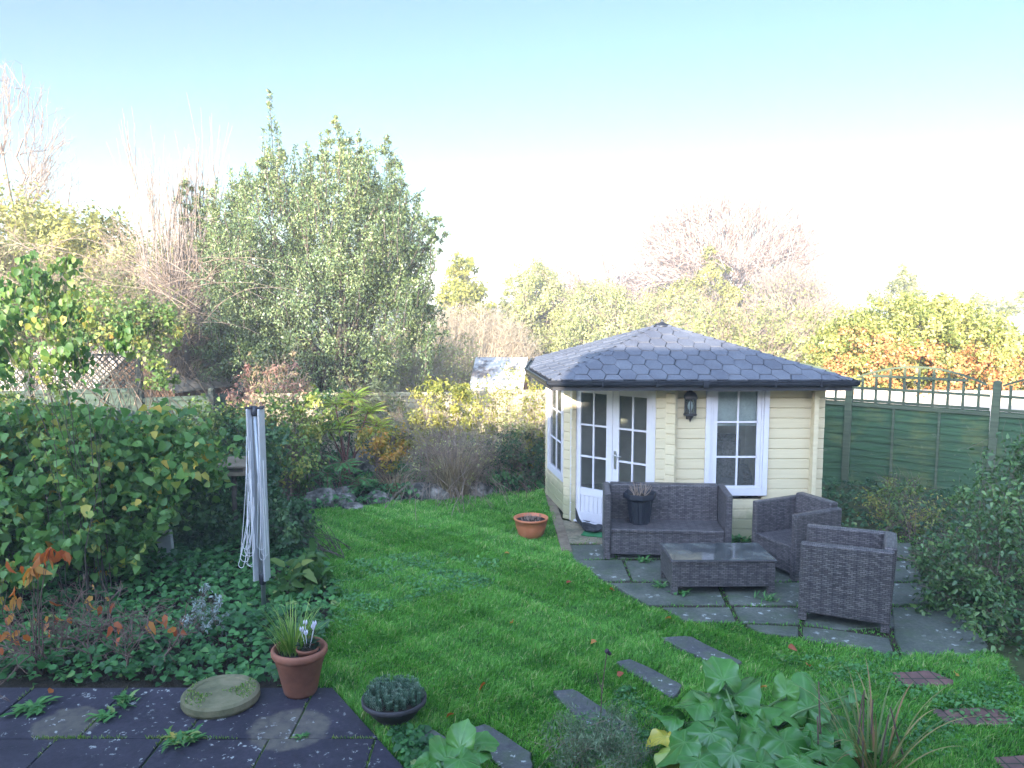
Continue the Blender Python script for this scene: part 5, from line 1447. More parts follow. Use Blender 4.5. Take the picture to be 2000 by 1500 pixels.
pcl = gd(885,975); sc_ = empty('straw_grass', (pcl.x, pcl.y+.15, 0), 0, 'clump of arching dead straw coloured grass over the rocks', 'ornamental grass')
blades('blades', 620, .22, .0, .85, .011, M['straw'], sc_, 1.0, .6)
pcl = gd(770,975); sc_ = empty('straw_grass', (pcl.x, pcl.y+.2, 0), 0, 'smaller tuft of pale straw grass at the middle of the rockery', 'ornamental grass')
blades('blades', 160, .12, .0, .5, .009, M['straw'], sc_, 1.2, .6)
for i, (x_, w_, yt, lb) in enumerate(((955,60,735,'leggy leafy shrub in front of the pale fence beside the yellow shrub'),(1010,60,705,'tall thin stemmed leafy shrub beside the summerhouse side wall'),(1050,44,725,'thin stemmed shrub touching the left wall of the summerhouse'))):
    b = (at(x_,940,12.5).x,12.5,0)
    plant('leggy_shrub', lb, 'shrub', b, [ell(x_-w_*.7,x_+w_*.6,yt,yt+110,12.5,.3), ell(x_-w_*.7,x_+w_*.7,yt+90,yt+200,12.4,.3)], 1300, 70, .055, 'yellow_green' if i != 1 else 'pale_olive', 'pale_bark', nstem=48, r0=.008, aspect=.4, spread=.2, group='leggy shrubs by the pale fence', twigs=80)
plant('low_bush', 'mid green low bush under the leggy shrubs near the summerhouse', 'shrub', (at(1010,950,12.0).x,12.0,0), [ell(950,1068,840,950,12.0,.4), ell(900,1000,860,940,12.0,.35)], 4200, 80, .05, 'shrub_dark', 'twig', nstem=120, r0=.007, spread=.35, twigs=300)
plant('leafy_clump', 'rounded bright green leafy clump at the lawn edge near the summerhouse', 'plant', (gd(980,965).x,gd(980,965).y+.15,0), [ell(945,1015,920,968,11.7,.25), ell(990,1040,930,965,11.8,.2)], 1100, 30, .05, 'cover', 'twig', nstem=15, r0=.004, kind='l6', aspect=.9)
pcl = gd(1000,945); sc_ = empty('strap_leaved_plant', (pcl.x, pcl.y-.2, 0), 0, 'green strap leaved plant behind the round leafy clump', 'plant')
blades('leaves', 26, .05, .0, .4, .06, ML['hop'], sc_, 1.1, .4)

# rocks
M['rock'] = mat_noise('lichened_rock', [(.35,(.035,.035,.03)),(.48,(.09,.085,.075)),(.60,(.24,.22,.20)),(.75,(.45,.42,.40))], 6, .9, .9, .03)
def rock(px, py, s, sz, label, seed):
    random.seed(seed)
    bm = bmesh.new(); bmesh.ops.create_icosphere(bm, subdivisions=3, radius=1)
    ph = [random.uniform(0,6) for _ in range(6)]
    for v in bm.verts:
        c = v.co; f = 1+.16*math.sin(c.x*3+ph[0])*math.cos(c.y*3+ph[1])+.10*math.sin(c.z*6+ph[2])*math.cos(c.x*5+ph[3])+.05*math.sin(c.y*11+ph[4])
        for ax in range(3): c[ax] = math.copysign(abs(c[ax])**.75, c[ax])
        v.co = Vector((c.x*s[0]*f*1.2, c.y*s[1]*f*1.2, (c.z*sz*f + sz*.35)*1.3))
    me = bpy.data.meshes.new('rock'); bm.to_mesh(me); bm.free(); me.materials.append(M['rock'])
    o = bpy.data.objects.new('rock', me); C.objects.link(o); g_ = gd(px,py); o.location = (g_.x,g_.y,0); o.rotation_euler = (0,0,random.uniform(-.4,.4)); tag(o, label, 'rock', 'rockery stones')
rock(628,985,(.20,.15),.12,'whitish rock at the left end of the rockery',1)
rock(662,978,(.13,.12),.11,'small dark rock between the two pale ones at left',2)
rock(668,984,(.17,.12),.09,'lichened white rock, second from the left',3)
rock(690,995,(.13,.10),.05,'flat white rock at the lawn edge below the others',4)
rock(740,980,(.16,.12),.09,'dark rock in front of the smaller straw tuft',5)
rock(845,973,(.34,.16),.13,'long grey brown rock under the straw grass',6)
rock(925,968,(.22,.14),.12,'dark mossy rock right of the long one',7)
rock(710,930,(.25,.15),.2,'dark rock set higher up in the rockery',8)
rock(760,905,(.3,.2),.28,'pale topped rock at the back of the rockery',9)
random.seed(11)

# ------------------------------------------------ right border
plant('fence_shrub', 'yellowing leafy shrub with arching stems against the green fence', 'shrub', (5.0,9.6,0), [ell(1690,1830,940,1080,9.8,.5), ell(1760,1860,1000,1110,9.4,.5), ell(1690,1790,1040,1150,9.2,.45)], 3400, 90, .055, 'yellowing', 'twig', nstem=110, r0=.007, aspect=.38, spread=.3, twigs=350, tw_len=.3)
plant('glossy_shrub', 'big glossy green shrub at the right edge in front of the fence', 'shrub', (5.0,7.2,0), [ell(1880,2120,890,1120,7.6,.6), ell(1830,2100,1000,1240,7.2,.6), ell(1900,2120,1130,1330,6.6,.5), ell(1960,2100,850,960,7.8,.4), ell(1780,1900,1090,1210,7.6,.4), ell(1800,1990,1120,1270,6.9,.35), ell(1860,2020,1190,1310,6.4,.3)], 10500, 240, .055, 'right_shrub', 'twig', nstem=130, r0=.009, kind='l6', aspect=.5, spread=.45, twigs=500, tw_len=.3, jit=.6)
plant('thin_stemmed_shrub', 'low tangle of thin stems between the front armchair and the glossy shrub', 'shrub', (4.6,8.3,0), [ell(1760,1880,1060,1200,8.3,.5), ell(1700,1800,1100,1170,8.6,.4), ell(1850,1960,1180,1270,7.0,.4)], 2600, 80, .045, 'right_shrub', 'pale_bark', nstem=150, r0=.006, aspect=.45, spread=.4, twigs=300, tw_len=.3)

# ------------------------------------------------ trees beyond the fences
hb = (at(660,760,15.2).x, 15.2, 0)
plant('holly_tree', 'tall dense holly tree with spiky tops behind the end of the garden', 'tree', hb,
      [ell(440,620,330,700,15.2,1.6), ell(560,800,320,640,15.3,1.8), ell(420,840,480,760,15.2,2.0), ell(700,835,380,620,15.3,1.2), ell(385,520,420,720,15.0,1.1), ell(400,500,350,520,15.1,.8), ell(395,560,600,770,15.0,1.2),
       ell(500,560,260,420,15.2,.45), ell(514,538,190,330,15.2,.17), ell(630,690,240,380,15.3,.4), ell(645,665,228,300,15.3,.12), ell(690,790,270,420,15.3,.6), ell(750,770,262,330,15.3,.12), ell(580,640,270,380,15.3,.4), ell(700,712,255,310,15.3,.1),
       ell(820,870,420,500,15.2,.3), ell(780,860,520,700,15.2,.6), ell(540,770,640,790,15.2,1.2), ell(345,400,350,470,14.9,.3)],
      150000, 1700, .055, 'holly', 'bark', nstem=60, r0=.09, parts=('crown','trunk'), cr=.17, shell=.5, aspect=.42, droop=-.5, spread=.25, jit=.55, twigs=500, tw_len=.3, tw_r=.006, zmin=.95)
holly = bpy.data.objects['holly_tree']
def shoots(tree, specs, matn, size=.06, dens=95, loc=None):
    P = []; O = []; cl = []; sg = []; c = np.array(tree.location)
    for (b, tpt, w) in specs:
        b = np.array(b); tpt = np.array(tpt); L = np.linalg.norm(tpt-b); n = int(dens*L*(1+w*6)); t_ = RNG.random(n)
        bend = np.array([random.gauss(0,.05),random.gauss(0,.05),0])*L
        p = b + (tpt-b)*t_[:,None] + bend*np.sin(t_*3.14)[:,None]; ang_ = RNG.random(n)*6.283; rr = w*(1-t_)**.8*np.sqrt(RNG.random(n))+.015
        o = np.stack([np.cos(ang_),np.sin(ang_),np.full(n,.6)],1); P.append(p+o*np.array([[1,1,0]])*rr[:,None]); O.append(o); cl.append(np.full(n,random.random()))
        sg += [(tuple(b-c),tuple((b+tpt)/2+bend-c),.012,.008),(tuple((b+tpt)/2+bend-c),tuple(tpt-c),.008,.003)]
    o_ = leaves('shoots', np.concatenate(P), np.concatenate(O), size, ML[matn], tree, 'quad', .42, -.7, np.concatenate(cl), .6, loc=tuple(c)); o_.location = (0,0,0)
    wood('shoot_stems', sg, M['bark'], tree, 3)
random.seed(2); sp_ = []
for px, yt, yb, w in ((526,178,380,.17),(514,250,420,.2),(540,240,420,.2),(656,228,400,.18),(640,270,420,.25),(672,275,420,.22),(700,255,420,.15),(752,268,440,.15),(735,290,450,.2),(600,285,430,.15),(625,258,420,.12),(768,300,460,.15),(575,320,470,.2),(450,330,480,.15),(425,350,500,.15),(787,330,480,.15),(812,385,520,.15),(480,320,480,.2),(688,290,430,.2),(715,300,440,.2)):
    sp_.append((at(px+random.uniform(-10,10),yb,15.1+random.uniform(-.4,.4)), at(px,yt,15.1), w))
for k in range(260):
    u = random.random(); px = 410+430*u; top = 470-190*math.sin(math.pi*(.12+.80*u))**.8 + random.uniform(-10,260); Yk = 15.1+random.uniform(-1.6,.8)
    sp_.append((at(px+random.uniform(-14,14),top+random.uniform(50,110),Yk), at(px+(u-.5)*40,top,Yk), random.uniform(.06,.16)))
for (a_, b_) in (((800,480),(852,435)),((805,500),(846,470)),((800,520),(838,500)),((395,470),(352,395)),((400,500),(362,440)),((800,640),(872,600)),((810,660),(880,650)),((790,400),(830,370))):
    sp_.append((at(*a_,15), at(*b_,15), .1))
shoots(holly, sp_, 'holly')
def bare_tree(name, label, base, h, r, depth, mat, kids=(2,3), spread=.55, n0=1, lean=.0, wob=.14, shrink=.74, minr=.006, up=.1, L0=None, seed=1, side=.5, nseg=4, sides=4, group=None, ivy=None):
    random.seed(seed)
    t = empty(name, base, 0, label, 'tree', group); segs = []; tips = []
    for k in range(n0):
        a = random.uniform(0,6.28); d = Vector((math.cos(a)*lean,math.sin(a)*lean,1)).normalized()
        grow(segs, tips, Vector((random.gauss(0,.05*n0**.5),random.gauss(0,.05*n0**.5),0)), d, L0 or h*.3, r, depth, nseg, wob, spread, kids, shrink, .66, up, minr, side)
    zmx = max(s[1][2] for s in segs); f = h/zmx
    segs = [(tuple(c*f for c in s[0]),tuple(c*f for c in s[1]),s[2],s[3]) for s in segs]
    big = [s for s in segs if s[2] > r*.28]; small = [s for s in segs if s[2] <= r*.28]
    wood('trunk', big, mat, t, 6)
    if small: wood('branches', small, mat, t, 3)
    return t, segs, [tuple(c*f for c in q[0]) for q in tips]
def dome_tree(name, label, base, rx, ry, zc, rz, mat, r0=.2, n1=16, n2=7, n3=6, n4=5, seed=3, cz=.25, tw=.008, zlow=-.25, trunkz=None):
    """spreading bare tree: limbs fork towards the surface of a dome of half widths rx, ry and height rz above zc"""
    random.seed(seed); t = empty(name, base, 0, label, 'tree'); big = []; small = []
    fork = Vector((0,0,trunkz if trunkz is not None else zc*.55))
    def path(a, b, ra, rb, n=5, wob=.06, bow=.12, dst=None):
        L = (b-a).length; pts = [a]; bw = Vector((0,0,L*bow)); j_ = Vector((random.gauss(0,1),random.gauss(0,1),random.gauss(0,.5)))*L*wob
        for i in range(1, n+1):
            u = i/n; pts.append(a.lerp(b,u) + (bw+j_)*math.sin(math.pi*u) + (Vector((random.gauss(0,1),random.gauss(0,1),random.gauss(0,1)))*L*wob*.35 if i < n else Vector()))
        for i in range(n): dst.append((tuple(pts[i]),tuple(pts[i+1]),ra+(rb-ra)*i/n,ra+(rb-ra)*(i+1)/n))
        return pts
    def shell(th, ph, k): c_ = max(0, math.cos(ph))**.75; return Vector((rx*math.cos(th)*c_*k, ry*math.sin(th)*c_*k, zc + rz*math.sin(ph)*k))
    path(Vector((0,0,0)), fork, r0, r0*.8, 4, .02, 0, big)
    for i in range(n1):
        th = i*2.399+random.gauss(0,.15); ph = math.asin(min(.98, zlow+(1-zlow)*((i+.5)/n1)))
        P1 = path(fork+Vector((0,0,random.uniform(-.3,.4)*rz*.2)), shell(th,ph,.6), r0*.45, r0*.2, 6, .06, .05, big)
        for j in range(n2):
            a = P1[random.randint(2,6)]; t2 = th+random.gauss(0,.32); p2 = max(zlow-.1, min(1.5, ph+random.gauss(0,.26)))
            P2 = path(a, shell(t2,p2,random.uniform(.78,.9)), r0*.12, r0*.06, 5, .07, .05, big)
            for k in range(n3):
                c = P2[random.randint(1,5)]; t3 = t2+random.gauss(0,.14); p3 = p2+random.gauss(0,.13)
                P3 = path(c, shell(t3,p3,random.uniform(.88,1.03)), tw*1.7, tw, 4, .08, .04, small)
                for l in range(n4):
                    e = P3[random.randint(1,4)]; o_ = (e-Vector((0,0,zc*.6))).normalized(); q = e+(o_+Vector((random.gauss(0,.5),random.gauss(0,.5),random.gauss(0,.5)))).normalized()*rx*random.uniform(.05,.13)
                    small.append((tuple(e),tuple(q),tw,tw*.6))
    wood('trunk', big, mat, t, 5); wood('branches', small, mat, t, 3); return t
p = at(1405,640,42); zt_ = at(1405,368,42).z+1.2; rx_ = (at(1605,560,42).x-at(1215,560,42).x)/2
M['oak_twig'] = mat_noise('oak_twig', [(.3,(.24,.18,.16)),(.7,(.38,.30,.27))], 8, .85, 0)
dome_tree('oak_tree', 'wide spreading bare oak with pinkish twigs rising beyond the summerhouse roof', (p.x,42,-1.2), rx_*1.12, rx_*.75, zt_*.42, zt_*.58, M['oak_twig'], .26, 26, 8, 8, 4, 5, tw=.0155, zlow=-.2, trunkz=zt_*.28)
t = plant('ivy_clad_trunk', 'yellow green ivy covering the lower limbs of the bare oak', 'ivy', (p.x,39,-1), [ell(1285,1440,540,640,39,1.2), ell(1362,1405,470,570,39,.5), ell(1400,1490,550,640,39,1), ell(1240,1330,570,650,39,1), ell(1395,1425,510,560,39,.4)], 12000, 160, .16, 'ivy_gold', nstem=40, r0=.06, spread=.8)
p = at(40,600,21); zt_ = at(60,125,21).z+.3; dome_tree('bare_tree', 'leafless many branched tree at the far upper left', (p.x,21,-.3), 1.75, 1.5, zt_*.55, zt_*.45, M['pink_twig'], .12, 12, 5, 5, 4, 12, tw=.0055, zlow=-.4, trunkz=zt_*.45)
p = at(352,700,14.6); bt_, bs, btips = bare_tree('coppiced_tree', 'bare coppiced tree of long straight pinkish shoots left of the holly', (p.x,14.6,0), at(340,175,14.6).z, .06, 3, M['pink_twig'], (2,3), .26, 9, .22, .055, .86, .0055, .10, 2.2, 4, .30)
ow = max(abs(s[1][0]) for s in bs); bt_.scale = (min(1, 1.25/ow), min(1, 1.25/ow), 1)
random.seed(31)
t = empty('tree_stump', (at(360,700,14.5).x,14.5,0), 0, 'thick dark stump with shaggy twigs at the foot of the coppiced tree', 'tree stump')
m = MB(); m.tube([(0,0,0),(.02,0,1.2),(-.05,0,at(360,620,14.5).z),(-.1,0,at(360,575,14.5).z)], [.22,.2,.19,.12], 10); m.build('trunk', M['bark'], t)
sg = []
for k in range(420):
    z = random.uniform(1.2,3.3); a = random.uniform(0,6.28); b_ = Vector((math.cos(a)*.15-.03,math.sin(a)*.15,z)); d = Vector((math.cos(a),math.sin(a),random.uniform(-.2,1.6))).normalized(); L = random.uniform(.25,.9); q = b_+d*L*.5+Vector((0,0,-.03)); e = b_+d*L+Vector((random.gauss(0,.06),0,-.02*L))
    sg += [(tuple(b_),tuple(q),.008,.006),(tuple(q),tuple(e),.006,.004)]
wood('twigs', sg, M['pale_bark'], t, 3)
plant('golden_hedge', 'rounded golden green hedge mass behind the left trellis', 'hedge', (at(100,700,17.5).x,17.5,0), [ell(-140,170,375,700,17.5,1.8), ell(60,270,395,720,17.3,1.6), ell(-160,120,480,740,17.0,1.6)], 46000, 520, .11, 'ivy_gold', nstem=40, r0=.05, cr=.2, shell=.8, spread=.8, jit=.45)
plant('tangled_hedge', 'green and straw coloured tangle behind the coppiced tree', 'hedge', (at(330,700,16.6).x,16.6,0), [ell(200,420,450,700,16.6,1.2), ell(260,440,520,760,16.2,1.1), ell(340,440,440,600,16.8,.7)], 13000, 320, .085, 'olive', 'pale_bark', nstem=160, r0=.03, cr=.2, spread=.9, twigs=1500, tw_len=.9, tw_r=.005)
plant('old_climber', 'bushy green climber above the left trellis with bare runners', 'climber', (at(120,760,12.6).x,12.9,0), [ell(-140,120,470,660,12.9,.8), ell(60,280,520,680,12.8,.7), ell(-120,60,440,560,12.9,.6), ell(230,380,560,680,12.8,.5)], 11000, 380, .07, 'olive', 'pale_bark', nstem=110, r0=.016, spread=.8, twigs=1200, tw_len=.6, cr=.2, tw_r=.003)
# long bare arching runners above it
random.seed(9); sg = []
for k in range(46):
    x_ = random.uniform(-60,420); y_ = random.uniform(480,650); p = at(x_,y_,12.2); a = random.choice((-1,1)); d = Vector((a*random.uniform(.4,1.1),random.gauss(0,.2),random.uniform(.2,1.0))).normalized(); r_ = .007
    for i in range(11):
        d = (d+Vector((0,0,-.085))+Vector((random.gauss(0,.06),random.gauss(0,.06),random.gauss(0,.06)))).normalized(); q = p+d*.16; sg.append((tuple(p),tuple(q),r_,r_*.9)); r_ *= .9
        if random.random() < .35:
            e = q+(d+Vector((random.gauss(0,.6),0,random.gauss(0,.6)))).normalized()*random.uniform(.15,.4); sg.append((tuple(q),tuple(e),r_*.7,r_*.4))
        p = q
o_ = wood('rambler_stems', sg, M['pale_bark'], None, 3, loc=(-6,12.2,0)); tag(o_, 'long bare arching rambler stems over the left hedge', 'climber')

plant('ash_tree', 'slim yellow green tree just right of the holly', 'tree', (at(905,700,38).x,38,-.5), [ell(862,945,495,620,38,1.2), ell(850,965,540,640,38,1.3), ell(880,930,488,560,38,.7)], 7000, 170, .17, 'yellow_green', nstem=40, r0=.05, parts=('crown','trunk'), cr=.2)
M['straw_twig'] = mat_noise('straw_twig', [(.3,(.30,.23,.15)),(.7,(.46,.38,.27))], 5, .85, 0)
random.seed(13)
def thicket(name, label, x0, x1, ytop, ybot, Y, n, mat, r=.012, fan=.25):
    t = empty(name, (at((x0+x1)/2,700,Y).x, Y, -.3), 0, label, 'thicket'); sg = []
    c = t.location
    for k in range(n):
        u = random.random(); x_ = x0+(x1-x0)*u; top = ytop + (ybot-ytop)*(abs(2*u-1)**2.2)*.55 + random.uniform(0,60); b = at(x_+random.gauss(0,8),ybot+10,Y+random.uniform(-1,1)); e = at(x_+(u-.5)*60*fan*4+random.gauss(0,10),top,Y+random.uniform(-1,1)); b.z = -.3
        p = b; 
        for i in range(1,6):
            q = b.lerp(e,i/5)+Vector((random.gauss(0,.05),0,random.gauss(0,.03))); sg.append((tuple(p-c),tuple(q-c),r*(1.1-i*.15),r*(1-i*.15)))
            if i > 1:
                for _ in range(2):
                    f_ = q+Vector((random.gauss(0,.35),random.gauss(0,.2),random.uniform(.1,.6))); sg.append((tuple(q-c),tuple(f_-c),r*.5,r*.3))
            p = q
    wood('stems', sg, mat, t, 3); return t
thicket('willow_thicket', 'pale straw coloured thicket of upright stems between holly and playhouse', 800, 1010, 600, 720, 37, 900, M['straw_twig'], .016)
p = at(1175,640,40); zt_ = at(1175,500,40).z+.8; dome_tree('pale_tree', 'bleached bare small tree just left of the big oak', (p.x,40,-.8), 2.9, 2.0, zt_*.45, zt_*.55, M['oak_twig'], .12, 14, 6, 6, 5, 8, tw=.012, zlow=-.3)
p = at(1560,640,39); zt_ = at(1560,520,39).z+.8; dome_tree('pale_tree', 'bleached bare tree on the right flank of the big oak', (p.x,39,-.8), 1.9, 1.6, zt_*.45, zt_*.55, M['oak_twig'], .12, 10, 5, 6, 5, 9, tw=.012, zlow=-.3)
plant('pale_hedge', 'pale yellow green bushes filling in below the big oak', 'hedge', (at(1200,720,36).x,36,-.8), [ell(1090,1290,560,730,36,2.0), ell(1240,1420,570,730,36,2.0)], 17000, 260, .14, 'pale_olive', 'pale_bark', nstem=80, r0=.04, cr=.2, twigs=900, tw_len=.9, tw_r=.009, spread=1.0)
plant('straw_bushes', 'straw coloured scrub between the pale fence and the playhouse', 'shrub', (at(860,760,19).x,19,0), [ell(720,840,640,780,19.5,.8), ell(800,940,650,775,19,.8)], 5000, 160, .07, 'pale_olive', 'straw_twig', nstem=420, r0=.009, cr=.22, twigs=900, tw_len=.5, tw_r=.005, spread=.9)
plant('hawthorn', 'round olive green bush left of the summerhouse apex', 'tree', (at(1050,720,40).x,40,-.8), [ell(975,1100,506,720,40,2.4), ell(1010,1140,530,720,40,2.2), ell(945,1050,580,720,39.5,2)], 32000, 380, .15, 'pale_olive', 'pale_bark', nstem=70, r0=.05, parts=('crown','trunk'), cr=.2, twigs=900, tw_len=.9, tw_r=.009, spread=.6)
plant('hawthorn', 'darker green bush behind the summerhouse roof, left side', 'tree', (at(1160,720,38).x,38,-.8), [ell(1080,1240,550,730,38,2.0), ell(1130,1330,590,730,37.5,2.0)], 19000, 280, .14, 'pale_olive', 'bark', nstem=60, r0=.05, parts=('crown','trunk'), cr=.2, twigs=600, tw_len=.8, tw_r=.008, spread=.6)
plant('long_hedge', 'long pale olive hedge behind the right side of the summerhouse roof', 'hedge', (at(1450,740,25).x,25,-.6), [ell(1260,1480,600,780,25,1.6), ell(1400,1620,595,780,25,1.6), ell(1540,1680,600,780,24.5,1.5)], 26000, 420, .11, 'pale_olive', 'pale_bark', nstem=90, r0=.04, cr=.18, twigs=1400, tw_len=.9, tw_r=.008, spread=1.2)
plant('far_hedge', 'distant olive hedge filling the gap between the oak and the berry hedge', 'hedge', (at(1640,700,44).x,44,-1.5), [ell(1480,1760,568,720,44,2), ell(1700,2300,572,740,46,2)], 16000, 300, .24, 'pale_olive', nstem=40, r0=.05, cr=.2, spread=2)
plant('bare_topped_bush', 'greyish twiggy bush between the oak and the berry hedge', 'tree', (at(1560,700,36).x,36,-.8), [ell(1470,1610,540,660,36,1.6)], 3500, 120, .13, 'pale_olive', 'pink_twig', nstem=200, r0=.03, twigs=1200, tw_len=1.1, tw_r=.012, parts=('crown','branches'))
plant('cypress_tree', 'small pointed conifer top showing over the berry hedge', 'tree', (at(1762,600,40).x,40,-1), [ell(1750,1774,512,560,40,.3), ell(1740,1788,525,580,40,.6), ell(1728,1800,545,620,40,.9), ell(1728,1800,590,700,40,.9)], 8000, 200, .13, 'olive', 'pink_twig', nstem=30, r0=.04, parts=('crown','trunk'), cr=.22)
pyr = plant('berry_hedge', 'tall domed firethorn hedge covered in orange berries beyond the right fence', 'hedge', (at(1780,750,17).x,17.2,0), [ell(1640,1930,578,760,17.2,1.6), ell(1590,1760,620,790,17.0,1.3), ell(1800,1975,600,790,17.1,1.3), ell(1880,2090,640,800,17.1,1.3), ell(1690,1880,572,700,17.4,1.3)], 60000, 900, .08, 'pyracantha', 'bark', nstem=60, r0=.03, cr=.16, shell=.72, spread=.8, jit=.5, twigs=200)
Pb, ob_, cb_ = cloud([ell(1590,1760,640,790,16.7,1.35), ell(1640,1930,660,780,16.7,1.6), ell(1800,1975,650,790,16.8,1.3), ell(1900,2060,670,790,16.8,1.2)], 15000, 900, .16, .95)
kk = (ob_[:,1] < .35) & (Pb[:,2] < 3.0 - 1.0*RNG.random(len(Pb))); Pb = Pb[kk]; ob_ = ob_[kk]; cb_ = cb_[kk]
o = leaves('berries', Pb, ob_, .055, ML['berries'], pyr, 'quad', 1.0, 0, cb_, .6, loc=tuple(pyr.location)); o.location = (0,0,0)
# far trees closing the horizon on both sides
for i, (x0,x1,y0,Y,lb) in enumerate(((-700,-120,430,30,'large olive tree mass outside the left of the view'),(2080,2700,560,34,'olive tree belt outside the right of the view'))):
    plant('tree_belt', lb, 'trees', (at((x0+x1)/2,700,Y).x,Y,-.5), [ell(x0,x1,y0,760,Y,2.5)], 6000, 150, .25, 'olive', nstem=30, r0=.06, cr=.2, spread=2)

# ------------------------------------------------ foreground plants
def mat_bigleaf():
    m, t, b = nt('big_leaf'); uvn = t.nodes.new('ShaderNodeUVMap'); uvn.uv_map = 'UVMap'; sp = t.nodes.new('ShaderNodeSeparateXYZ'); t.links.new(uvn.outputs[0], sp.inputs[0])
    # u = angle*rays, v = radius
    fr = t.nodes.new('ShaderNodeMath'); fr.operation = 'PINGPONG'; fr.inputs[1].default_value = .5; t.links.new(sp.outputs['X'], fr.inputs[0])
    ml = t.nodes.new('ShaderNodeMath'); ml.operation = 'MULTIPLY'; t.links.new(fr.outputs[0], ml.inputs[0]); t.links.new(sp.outputs['Y'], ml.inputs[1])
    vein = ramp(t, [(.0,(1,1,1)),(.030,(0,0,0))], ml.outputs[0])
    ge = t.nodes.new('ShaderNodeNewGeometry'); at_ = t.nodes.new('ShaderNodeAttribute'); at_.attribute_name = 'rnd'
    n = noise(t, 14, 6); base = ramp(t, [(.0,(.035,.14,.024)),(.5,(.065,.21,.036)),(.85,(.13,.31,.06)),(.97,(.50,.42,.06))], at_.outputs['Fac'])
    c = mix(t, 1, base.outputs[0], ramp(t, [(.3,(.75,.8,.75)),(.7,(1.2,1.15,1.2))], n.outputs[0]).outputs[0], 'MULTIPLY')
    f = mix(t, 1, vein.outputs[0], (.28,.28,.28), 'MULTIPLY'); c = mix(t, f, c, (.20,.36,.13))
    t.links.new(c, b.inputs['Base Color']); b.inputs['Roughness'].default_value = .27; b.inputs['Specular IOR Level'].default_value = .6
    bp = bump(t, b, ml.outputs[0], .5, .02)
    tr = t.nodes.new('ShaderNodeBsdfTranslucent'); t.links.new(c, tr.inputs['Color']); mx = t.nodes.new('ShaderNodeMixShader'); mx.inputs[0].default_value = .15
    t.links.new(b.outputs[0], mx.inputs[1]); t.links.new(tr.outputs[0], mx.inputs[2]); t.links.new(mx.outputs[0], t.nodes['Material Output'].inputs[0])
    return m
M['big_leaf'] = mat_bigleaf()
def bigleaf(parent, root, tip, Rr, tilt_dir, tilt, rv, wave=.06, elong=1.15, nmr='leaf'):
    """rounded heart shaped leaf on an arching stalk; tip is where the stalk meets the blade"""
    NA, NR = 88, 12; V = []; UV = []
    tip = Vector(tip); fwd = Vector((math.cos(tilt_dir),math.sin(tilt_dir),0)); sd_ = Vector((-fwd.y,fwd.x,0)); upv = Vector((0,0,1))
    f2 = (fwd*math.cos(tilt) - upv*math.sin(tilt)); n2 = (upv*math.cos(tilt) + fwd*math.sin(tilt)); ph = random.uniform(0,6.28)
    for j in range(NR+1):
        rr = j/NR
        for i in range(NA):
            a = -math.pi + 2*math.pi*i/NA
            # heart outline: notch at a = pi, point at a = 0
            o = (.80 + .36*math.cos(a)) * (1 - .62*max(0,(abs(a)-2.5)/.64)**1.3) * (1+.16*max(0,1-abs(a)/.45)) + .14*max(0, 1-abs(abs(a)-2.0)/.8)
            o *= 1 + .05*math.sin(a*5+ph) + .03*math.sin(a*11-ph) + .012*math.sin(a*19+ph*3)
            x = math.cos(a)*o*Rr*rr*elong; y = math.sin(a)*o*Rr*rr
            z = -(.12+.14*(rv*7.3 % 1))*Rr*(rr**2)*(1.2) + .10*Rr*rr*math.sin(a+ph) + wave*Rr*rr**2.4*math.sin(a*3+ph)*1.9 + .06*Rr*rr**3*math.sin(a*8+ph*2) + .022*Rr*math.sin(rr*8+ph)*math.cos(a*5.5)**2*rr + .022*Rr*math.cos(a*9)*rr*(1-rr)*1.6 + .10*Rr*abs(math.sin(a))*rr*(.6)
            p = tip + f2*(x + Rr*.0) + sd_*y + n2*z
            V.append(tuple(p)); UV.append((a/(2*math.pi)*9 + 5, rr*.45+.02))
    F_ = []
    for j in range(NR):
        for i in range(NA-1): k = j*NA+i; F_.append((k,k+1,k+NA+1,k+NA))
    me = bpy.data.meshes.new(nmr); me.from_pydata(V, [], F_); ul = me.uv_layers.new(name='UVMap')
    for pl_ in me.polygons:
        pl_.use_smooth = True
        for li in pl_.loop_indices: ul.data[li].uv = UV[me.loops[li].vertex_index]
    at2 = me.attributes.new('rnd','FLOAT','FACE'); at2.data.foreach_set('value', np.full(len(F_), rv, dtype=np.float32))
    me.materials.append(M['big_leaf']); o = bpy.data.objects.new(nmr, me); C.objects.link(o); o.parent = parent
    return o
def bigplant(label, base, specs, name='bergenia'):
    t = empty(name, base, 0, label, 'plant'); st = MB(); b0 = Vector(base)
    for (px, py, Y, rpx, td, tl, rv) in specs:
        c = at(px, py, Y) - b0; Rr = rpx/FPX*Y
        dirv = Vector((math.cos(R(td)),math.sin(R(td)),0)); tipp = c - dirv*Rr*.35*math.cos(R(tl))
        bigleaf(t, (0,0,0), tipp, Rr, R(td), R(tl), rv, wave=random.uniform(.10,.20))
        root = Vector((random.gauss(0,.05),random.gauss(0,.05),0)); st.tube([root, (root+tipp)/2+Vector((0,0,.06)), tipp-Vector((0,0,.01))], [.009,.007,.005], 6)
    st.build('stalks', M['lime_stalk'], t); return t
M['lime_stalk'] = mat_plain('green_stalk', (.12,.22,.07), .5)
random.seed(5)
bpx = gd(1480,1560)
